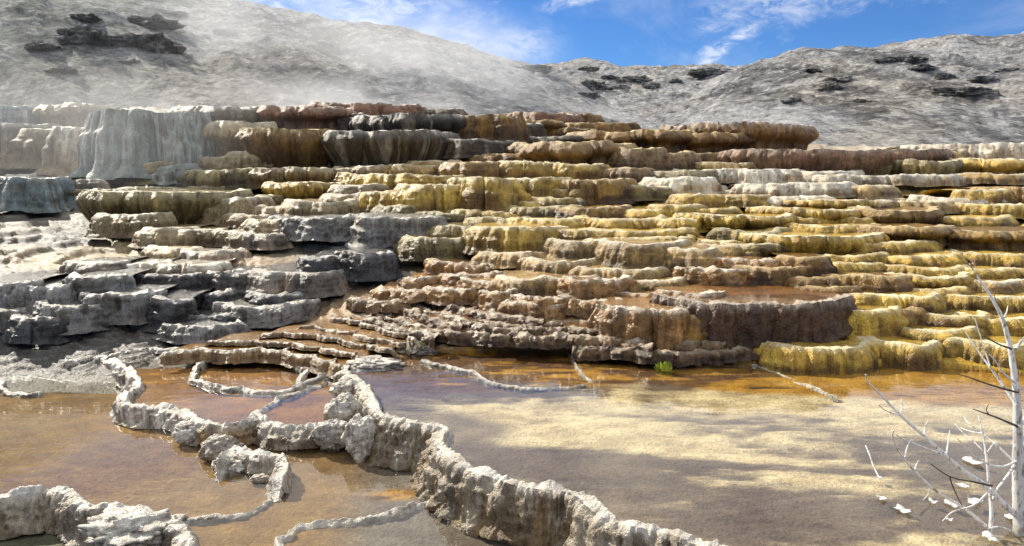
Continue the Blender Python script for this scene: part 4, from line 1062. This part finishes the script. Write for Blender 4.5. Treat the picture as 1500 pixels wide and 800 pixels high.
BLEACH, DARKW = (0.80, 0.77, 0.72), (0.10, 0.075, 0.055)
BR = [  # sketch line, depth offset at start and end, radii in mm, colour, children
    ([(644, 250), (667, 218), (700, 190)], 0, 0.1, 8, 3, 0, []),
    ([(650, 372), (570, 350), (510, 328), (480, 320)], 0, -0.35, 6, 2, 1, []),
    ([(632, 250), (592, 236), (555, 213)], 0, -0.3, 6, 2.5, 1, []),
    ([(646, 408), (615, 360), (575, 305), (545, 265), (505, 205)], 0, 0.3, 9, 2.5, 0, [([(575, 305), (556, 250), (530, 165)], 0.15, 0.3, 4, 2)]),
    ([(643, 345), (610, 320), (585, 280), (550, 245)], 0, -0.2, 6, 2, 0, []),
    ([(612, 162), (620, 145), (622, 130)], 0, 0.05, 4, 2, 0, []),
    ([(592, 122), (585, 108), (586, 92)], 0, 0.05, 3.5, 2, 1, []),
    ([(648, 466), (600, 445), (560, 430), (525, 418)], 0, -0.4, 7, 2, 1, [([(570, 434), (560, 420), (568, 405)], -0.25, -0.3, 3, 1.5)]),
    ([(655, 722), (605, 680), (565, 632), (510, 600), (450, 550), (385, 490), (320, 435), (265, 375), (228, 340), (225, 322)], 0, -0.5, 17, 3, 0,
     [([(320, 435), (283, 425), (262, 407)], -0.38, -0.4, 4, 2), ([(322, 435), (327, 410), (325, 390)], -0.38, -0.3, 4, 2), ([(388, 492), (390, 470), (400, 448)], -0.3, -0.2, 4, 2),
      ([(450, 548), (455, 515), (460, 478)], -0.25, -0.1, 4.5, 2), ([(450, 548), (385, 524), (330, 503), (308, 488)], -0.25, -0.6, 5, 2)]),
    ([(560, 745), (500, 692), (440, 660), (400, 630), (350, 580), (315, 535), (298, 490), (304, 478)], -0.1, -0.7, 10, 3, 0,
     [([(335, 553), (340, 525), (352, 504)], -0.6, -0.5, 4, 2), ([(362, 590), (366, 575), (373, 562)], -0.5, -0.4, 3.5, 2), ([(405, 636), (402, 656), (386, 672)], -0.5, -0.45, 3.5, 2)]),
    ([(572, 772), (578, 705), (568, 622), (562, 542), (550, 475), (540, 438)], -0.15, 0.1, 11, 3, 0,
     [([(562, 545), (530, 510), (500, 488), (475, 460)], 0, 0.2, 4.5, 2), ([(563, 542), (585, 510), (612, 520)], 0, 0.2, 4, 2), ([(552, 486), (520, 482), (490, 470)], 0.05, 0.2, 4, 2)]),
    ([(640, 566), (595, 522), (558, 492), (505, 452), (500, 440)], 0, 0.35, 7, 2, 0, []),
    ([(640, 575), (618, 610), (588, 645), (580, 668)], 0, -0.2, 8, 4, 0, []),
    ([(578, 632), (520, 620), (460, 610), (408, 572)], -0.1, -0.6, 6, 2, 1, [([(460, 610), (470, 640), (495, 690)], -0.4, -0.3, 4, 2)]),
    ([(660, 790), (635, 760), (600, 745), (565, 752)], -0.05, -0.3, 8, 3, 0, []),
    ([(655, 640), (690, 600), (720, 540)], 0, 0.2, 14, 5, 0, []),
    ([(650, 470), (690, 420), (720, 360)], 0, 0.3, 12, 4, 0, []),
    ([(575, 640), (530, 690), (470, 700), (440, 730)], -0.2, -0.4, 6, 2, 0, []),
    ([(655, 560), (600, 585), (540, 560), (500, 520), (480, 500)], 0, -0.3, 7, 2, 0, []),
]
tree = empty('dead_tree', tuple(np.array(at_depth(1496, 772, TD)).astype(float)))
torg = np.array(tree.location)


def stick(nm, pts, r0, r1, c, parent, sides=8):
    V, f = tube(pts, r0, r1, sides)
    col = np.repeat(np.asarray(c)[None], V.shape[0] * V.shape[1], 0)
    if nm == 'trunk':
        zz2 = V[..., 2].ravel() - torg[2]
        k = (sstep(1.25, 0.7, zz2) * (0.55 + 0.45 * vnoise(V[..., 0].ravel() * 20, zz2 * 14, seed=3)) * 0.55)[:, None]
        col = col * (1 - k) + np.array([0.07, 0.055, 0.045]) * k
    return mesh_obj(nm, V.reshape(-1, 3) - torg, grid_faces(V.shape[0], V.shape[1]), M_WOOD, col, None, parent)


trunk_pts = zpx([(658, 760), (655, 720), (650, 600), (650, 480), (648, 400), (643, 340), (630, 250), (610, 170), (580, 110), (545, 60), (515, 12)], TD, TD + 0.25)
trunk_pts = np.vstack([[trunk_pts[0] + np.array([0.01, 0.02, -0.12])], trunk_pts])
stick('trunk', trunk_pts, 0.047, 0.004, BLEACH, tree, 14)
for pts, d0, d1, r0, r1, dk, subs in BR:
    b = stick('branch', zpx(pts, TD + 0.05 + d0, TD + 0.05 + d1), r0 / 800, r1 / 700, DARKW if dk else BLEACH, tree)
    for sp, e0, e1, s0, s1 in subs:
        stick('twig', zpx(sp, TD + 0.05 + e0, TD + 0.05 + e1), s0 / 750, s1 / 700, DARKW if dk else BLEACH, b, 6)
tag(tree, 'bleached leafless dead tree standing at the edge of the wide pool', 'tree')

# a lone twig and pale floating flakes
tw = zpx([(225, 520), (236, 545), (245, 575), (262, 608)], 6.05, 5.75)
V, f = tube(tw, 0.004, 0.005, 6)
o = mesh_obj('twig', V.reshape(-1, 3) - tw[-1], grid_faces(V.shape[0], V.shape[1]), M_WOOD, np.repeat(np.array([BLEACH]), V.shape[0] * V.shape[1], 0)); o.location = tuple(tw[-1])
tag(o, 'lone bleached twig poking out of the wide pool', 'twig')


def flake(zx, zy, wpx, seed, label, group=None):
    px, py = 1150 + zx / 1.906, 380 + zy / 1.906
    X, Y, Z = at_plane(px, py, 0.008); rng = random.Random(seed)
    R = wpx / 1.906 / F * float(Y) * 0.42; n = 18
    bm = bmesh.new(); ring = []; ring2 = []
    for i in range(n):
        a = 2 * math.pi * i / n; rr = R * (0.75 + 0.45 * rng.random()) * (1 + 0.25 * math.cos(2 * a + seed))
        x, y = rr * math.cos(a), rr * math.sin(a) * 0.9; zc = 0.012 * math.sin(3 * a + seed) * 0.5 + 0.02 * (x / R) ** 2 * 0.4
        ring.append(bm.verts.new((x, y, zc + 0.006))); ring2.append(bm.verts.new((x * 0.96, y * 0.96, zc)))
    c1 = bm.verts.new((0, 0, 0.008)); c2 = bm.verts.new((0, 0, 0.0))
    for i in range(n):
        j = (i + 1) % n
        bm.faces.new((c1, ring[i], ring[j])); bm.faces.new((ring[i], ring2[i], ring2[j], ring[j])); bm.faces.new((c2, ring2[j], ring2[i]))
    me = bpy.data.meshes.new('calcite_flake'); bm.to_mesh(me); bm.free(); me.materials.append(M_FLAKE)
    o = bpy.data.objects.new('calcite_flake', me); C.objects.link(o); o.location = (float(X), float(Y), float(Z)); o.rotation_euler = (0, 0, rng.random() * 6)
    tag(o, label, 'flake', group)


m, t = material('calcite_flake'); P_ = t.n('ShaderNodeNewGeometry').outputs['Position']
nn_ = t.noise(P_, 60, 4, 0.6)
p_ = t.n('ShaderNodeBsdfPrincipled', None, Base_Color=t.mix(t.ramp(nn_, 0.35, 0.65), (0.42, 0.40, 0.37), (0.72, 0.70, 0.67)), Roughness=0.7)
t.n('ShaderNodeOutputMaterial', None, Surface=p_.outputs[0]); M_FLAKE = m
flake(327, 700, 52, 1, 'largest pale flake floating clear of the branches')
flake(270, 668, 34, 2, 'smaller pale flake floating beside the largest one')
flake(262, 611, 24, 9, 'tiny pale flake at the foot of the lone twig')
for k, (a, b, c_) in enumerate([(412, 678, 28), (465, 684, 48), (530, 676, 50), (500, 634, 42), (575, 778, 56), (522, 565, 60), (458, 728, 20), (640, 720, 60)]):
    flake(a, b, c_, 20 + k, 'pale flake floating among the dead branches', 'pale flakes under the dead tree')


# yellow-green moss tufts
m, t = material('moss'); P_ = t.n('ShaderNodeNewGeometry').outputs['Position']
c_ = t.mix(t.noise(P_, 50, 3, 0.6), (0.16, 0.22, 0.015), (0.42, 0.46, 0.03))
p_ = t.n('ShaderNodeBsdfPrincipled', None, Base_Color=c_, Roughness=0.85)
t.n('ShaderNodeOutputMaterial', None, Surface=p_.outputs[0]); M_MOSS = m


def moss(px, py, z, size, label, seed):
    X, Y, Z = at_plane(px, py, z); rng = random.Random(seed)
    bm = bmesh.new()
    for i in range(90):
        a = rng.random() * 6.28; r = size * math.sqrt(rng.random()); bx, by = r * math.cos(a), r * math.sin(a) * 0.7
        bz = size * 0.45 * (1 - (r / size) ** 2); tl = size * (0.35 + 0.4 * rng.random()); tilt = (rng.random() - .5) * 0.8
        wv = size * 0.12; d = Vector((math.cos(a + 1.3) * wv, math.sin(a + 1.3) * wv, 0))
        b0 = Vector((bx, by, bz * 0.2)); tip = Vector((bx * 1.25 + tilt * tl * 0.4, by * 1.25, bz + tl))
        mid = (b0 + tip) / 2 + Vector((0, 0, tl * 0.1))
        v = [bm.verts.new(b0 - d), bm.verts.new(b0 + d), bm.verts.new(mid + d), bm.verts.new(tip), bm.verts.new(mid - d)]
        bm.faces.new(v)
    me = bpy.data.meshes.new('moss_tuft'); bm.to_mesh(me); bm.free(); me.materials.append(M_MOSS)
    o = bpy.data.objects.new('moss_tuft', me); C.objects.link(o); o.location = (float(X), float(Y), float(Z))
    tag(o, label, 'moss')


moss(972, 542, 0.0, 0.10, 'bright yellow-green moss tuft at the far shore of the wide pool', 1)
moss(672, 688, -0.04, 0.035, 'small green moss tuft on top of the thick crusted wall', 2)
moss(648, 727, -0.30, 0.03, 'small green moss tuft low on the thick crusted wall', 3)
moss(618, 505, 0.1, 0.03, 'faint green moss tuft near the rocky node', 4)


# ------------------------------------------------------------------ steam rising from the vents
def steam(px, py, D, size, dens, label, seed, rotz=0.0):
    X, Y, Z = at_depth(px, py, D)
    m, t = material('steam')
    oc = t.n('ShaderNodeTexCoord').outputs['Object']
    P = t.n('ShaderNodeNewGeometry').outputs['Position']
    ln = t.n('ShaderNodeVectorMath', {'operation': 'LENGTH'}, i0=oc).outputs['Value']
    fall = t.ramp(ln, 1.0, 0.1)
    n = t.noise(t.map(P, (1, 1, 0.75), (seed * 7.1, 0, 0), (0, 0.5, 0)), 2.2 / max(size), 4, 0.6, 0.6)
    n = t.ramp(n, 0.34, 0.74)
    d = t.math('MULTIPLY', t.math('MULTIPLY', fall, n), dens)
    v = t.n('ShaderNodeVolumePrincipled', None, Color=(0.97, 0.98, 1.0, 1), Density=d, Anisotropy=0.25)
    t.n('ShaderNodeOutputMaterial', None, Volume=v.outputs[0])
    bm = bmesh.new(); bmesh.ops.create_icosphere(bm, subdivisions=3, radius=1.0)
    me = bpy.data.meshes.new('steam'); bm.to_mesh(me); bm.free(); me.materials.append(m)
    o = bpy.data.objects.new('steam', me); C.objects.link(o); o.location = (float(X), float(Y), float(Z)); o.scale = size; o.rotation_euler = (0, 0, rotz)
    return tag(o, label, 'steam', kind='stuff')


STEAM = True
if STEAM:
    steam(200, 110, 52, (25, 9, 12), 0.10, 'broad pale veil of steam in front of the tall hill', 1)
    steam(540, 125, 50, (15, 6, 7), 0.24, 'thick white steam rising behind the upper ledges', 5)
    steam(420, 172, 40, (15, 4.5, 2.6), 0.30, 'dense bank of steam lying along the crest of the ledges', 3)
    steam(90, 205, 22.5, (7.5, 4, 3.2), 0.13, 'thin bluish steam drifting over the grey curtains', 2)
    steam(760, 178, 50, (11, 5, 2.0), 0.22, 'low steam along the foot of the steamy hill', 6)
    steam(1330, 205, 46, (17, 6, 1.8), 0.14, 'faint low steam at the foot of the chalky hillside', 4)
